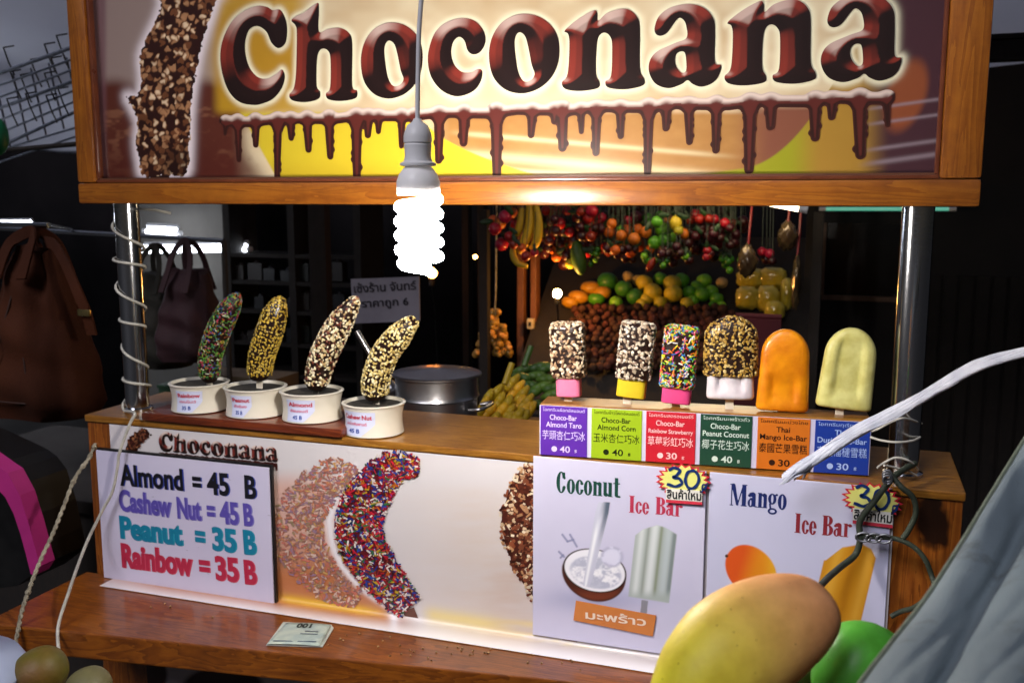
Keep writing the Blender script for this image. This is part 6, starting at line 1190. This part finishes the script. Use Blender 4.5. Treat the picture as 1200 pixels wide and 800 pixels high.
for k, (px, py, w, h, lb_) in enumerate(((876, 305, 12, 20, 'brown crinkled bag hanging in front of the yellow packets'), (923, 276, 12, 18, 'shiny crinkled bag hanging by the dark upright'), (933, 330, 6, 34, 'long narrow shiny bag at the far right of the fruit'))):
    P = at(px, py, 1.66); s = scale_at(P); t = thing('snack_bag', lb_, 'bag', P); MB().ball(P, (w * s, .03, h * s), u=26, v=18, fn=lambda p: Vector((p[0] * (1 - .35 * max(0, p[2])), p[1], p[2])) * (1 + .1 * math.sin(8 * p[0] + k) * math.cos(9 * p[2]))).build('bag_body', M['foil'], t, smooth=50)
    MB().tube([P + [0, 0, h * s * .9], P + [.002, .01, h * s + .04], (P[0] + .004, 1.70, max(P[2] + h * s + .05, at(760, 236, 1.70)[2]))], .0035, 6).build('string', inkm('#7a1c1c'), t)
bunch('wide hanging mass of dull maroon fruit behind the orange bunch', cluster('dark', 725, 258, 26, 22, 9, 7, 51) + cluster('red', 712, 290, 8, 14, 6, 5.5, 52) + cluster('orange', 700, 262, 5, 8, 6, 6, 53), 1.86)
bunch('hanging mass of green and maroon fruit behind the limes', cluster('grape', 780, 262, 14, 20, 9, 6.5, 54) + cluster('dark', 800, 288, 24, 20, 9, 6.5, 55) + cluster('orange', 770, 290, 4, 12, 5, 6, 56), 1.86)
bunch('hanging mass of maroon fruit behind the rambutans', cluster('dark', 845, 262, 26, 18, 11, 6.5, 57) + cluster('red', 838, 288, 7, 14, 8, 5, 58), 1.86)
bunch('hanging mass of dull red fruit behind the dark grapes', cluster('dark', 656, 282, 22, 14, 12, 6.5, 59) + cluster('red', 650, 252, 7, 10, 5, 6, 60) + cluster('orange', 660, 292, 5, 9, 6, 5.5, 61), 1.86)
ov = thing('hanging_bar', 'thin dark bar the fruit bunches hang from', 'rail', at(760, 232, 1.72)); A, B = at(560, 232, 1.72), at(960, 232, 1.72); MB().tube([A, B], .008, 8).build('bar_tube', M['darkwood'], ov)
for q in (A, B): MB().box((q[0], 1.78, .75), (.03, .03, 1.5)).build('bar_leg', M['darkwood'], ov, smooth=0)
# garlic-like golden bulbs on a net
gn = thing('bulb_string', 'cone of golden bulbs tied in strings hanging by the dark upright', 'garlic string', at(578, 355, 1.9)); rr = random.Random(4)
for k in range(98):
    f = rr.random() ** .7; py = 362 + f * 55; hw = 4 + 20 * f; P = at(580 - 3 * f + rr.uniform(-hw, hw), py, 1.9 + rr.uniform(-.05, .05)); MB().ball(P, rr.uniform(.0095, .0135), u=10, v=7).build('garlic_bulb', FM['garlic'], gn, smooth=180)
MB().tube([at(580, 362, 1.9), at(581, 340, 1.9), at(582, 236, 1.9)], .003, 6).build('string', M['twine'], gn)
# banana bunches on a crate
cY = .95; fc = thing('fruit_crate', 'dark crate holding banana bunches behind the counter', 'crate', (at(605, 500, cY)[0], cY + .1, 0)); cpos = at(610, 512, cY); MB().box((cpos[0] + .02, cY + .14, (cpos[2] - .02) / 2), (.46, .34, cpos[2] - .02)).build('crate_body', M['crate'], fc, smooth=0)
def bunch2(label, pts, kind, Y, size, tilt):
    t = thing('banana_bunch', label, 'bananas', at(pts[0][0], pts[0][1], Y), 'banana bunches on the back crate'); rr = random.Random(len(pts))
    for zx, zy in pts:
        px, py = 440 + zx / 5.4545, 400 + zy / 5.4545; dy = (py - 480) * -.0035; P = at(px, py, Y + dy + rr.uniform(-.02, .02)); s = scale_at(P); d = RT * math.cos(tilt + rr.uniform(-.3, .3)) + UP * math.sin(tilt + rr.uniform(-.3, .3)); l = size * s
        C_ = [P - d * l + FW * .01, P - d * l * .5 - FW * .004, P, P + d * l * .5 - FW * .004, P + d * l + FW * .012]; C_ = catmull(C_, 4); n = len(C_); MB().tube(C_, [size * .5 * s * (.3 + .7 * math.sin(math.pi * min(.95, max(.05, i / (n - 1)))) ** .6) for i in range(n)], 10).build('banana', FM[kind], t, smooth=70)
    P = at(pts[0][0] / 5.4545 + 440, pts[0][1] / 5.4545 + 396, Y + .03); MB().tube([P, P + [.01, .03, .05]], .008, 8).build('stem', FM[kind], t)
bunch2('bunch of ripe yellow bananas beside the steel pot', [(825, 295), (895, 315), (930, 350), (790, 385), (840, 405), (715, 370), (920, 400), (690, 415), (805, 440), (850, 460), (900, 480), (945, 500), (940, 450), (850, 500), (680, 560), (790, 565), (730, 545), (760, 340), (870, 270), (955, 400), (880, 540), (930, 560), (660, 470), (720, 460), (760, 500), (980, 450), (650, 520)], 'banana', .95, 11.5, .9)
bunch2('bunch of unripe green bananas behind the price box', [(950, 180), (940, 230), (1040, 165), (1035, 220), (990, 280), (1060, 290), (1100, 170), (1100, 240), (1130, 300), (1000, 330), (1130, 340), (985, 410), (1040, 410), (1170, 220), (1180, 280)], 'gbanana', 1.08, 11.5, .1)
# maroon cloth panel and dark shop front on the right
P1, P2 = at(862, 372, 1.5), at(912, 470, 1.5); tag(MB().box(((P1[0] + P2[0]) / 2, 1.5, (P1[2] + P2[2]) / 2 - .1), (P2[0] - P1[0], .03, P1[2] - P2[2] + .2)).tube([(P1[0], 1.5, P1[2] + .006), (P2[0], 1.5, P1[2] + .006)], .008, 8).build('cloth_panel', pm('maroon_cloth', '#4c0c14', .8, col2='#3c0810', nscale=6), origin=((P1[0] + P2[0]) / 2, 1.5, P2[2]), smooth=0), 'plain maroon cloth panel behind the peanut ice bar', 'cloth')
sf = thing('closed_shop', 'dark closed wooden shop front with a black window at the right', 'shop front', (.9, 2.8, 0)); rX0 = at(950, 400, 2.75)[0]
MB().box((rX0 + 1.2, 2.86, 1.25), (2.4, .08, 2.5)).build('wall', pm('shop_dark_panel', '#1a1310', .7, col2='#120d0b', nscale=4), sf, smooth=0)
for k in range(28): x = at(1085, 400, 2.8)[0] + .02 + k * .058; MB().box((x, 2.812, .62), (.046, .014, 1.24)).build('panel_slat', M['darkwood'], sf, smooth=0)
wA, wB = at(966, 345, 2.8), at(1050, 262, 2.8)
MB().box(((wA[0] + wB[0] + .08) / 2, 2.814, (wA[2] + wB[2]) / 2), (wB[0] - wA[0] + .08, .008, wB[2] - wA[2])).build('window_pane', pm('black_glass', '#050506', .15, col2='#08080a', nscale=3), sf, smooth=0)
M['rail'] = pm('brown_rail', '#6a4c38', .5, col2='#5a3e2c', nscale=20)
MB().box(((wA[0] + wB[0] + .08) / 2, 2.79, wA[2] - .01), (wB[0] - wA[0] + .1, .04, .018)).build('window_sill', M['rail'], sf, smooth=0); MB().box((wA[0] - .012, 2.79, (wA[2] + wB[2]) / 2), (.018, .04, wB[2] - wA[2])).build('window_jamb', M['rail'], sf, smooth=0)
# beams and tarp seen at the upper right
bmR = at(1185, 60, 1.6); tag(MB().box((bmR[0] + .5, 1.6, bmR[2]), (1.6, .06, .05)).box((bmR[0] + .5, 1.6, bmR[2] + .035), (1.6, .07, .012)).build('roof_beam', M['darkwood'], origin=(bmR[0] + .5, 1.6, bmR[2]), smooth=0), 'dark beam crossing below the tarp at the upper right', 'beam')
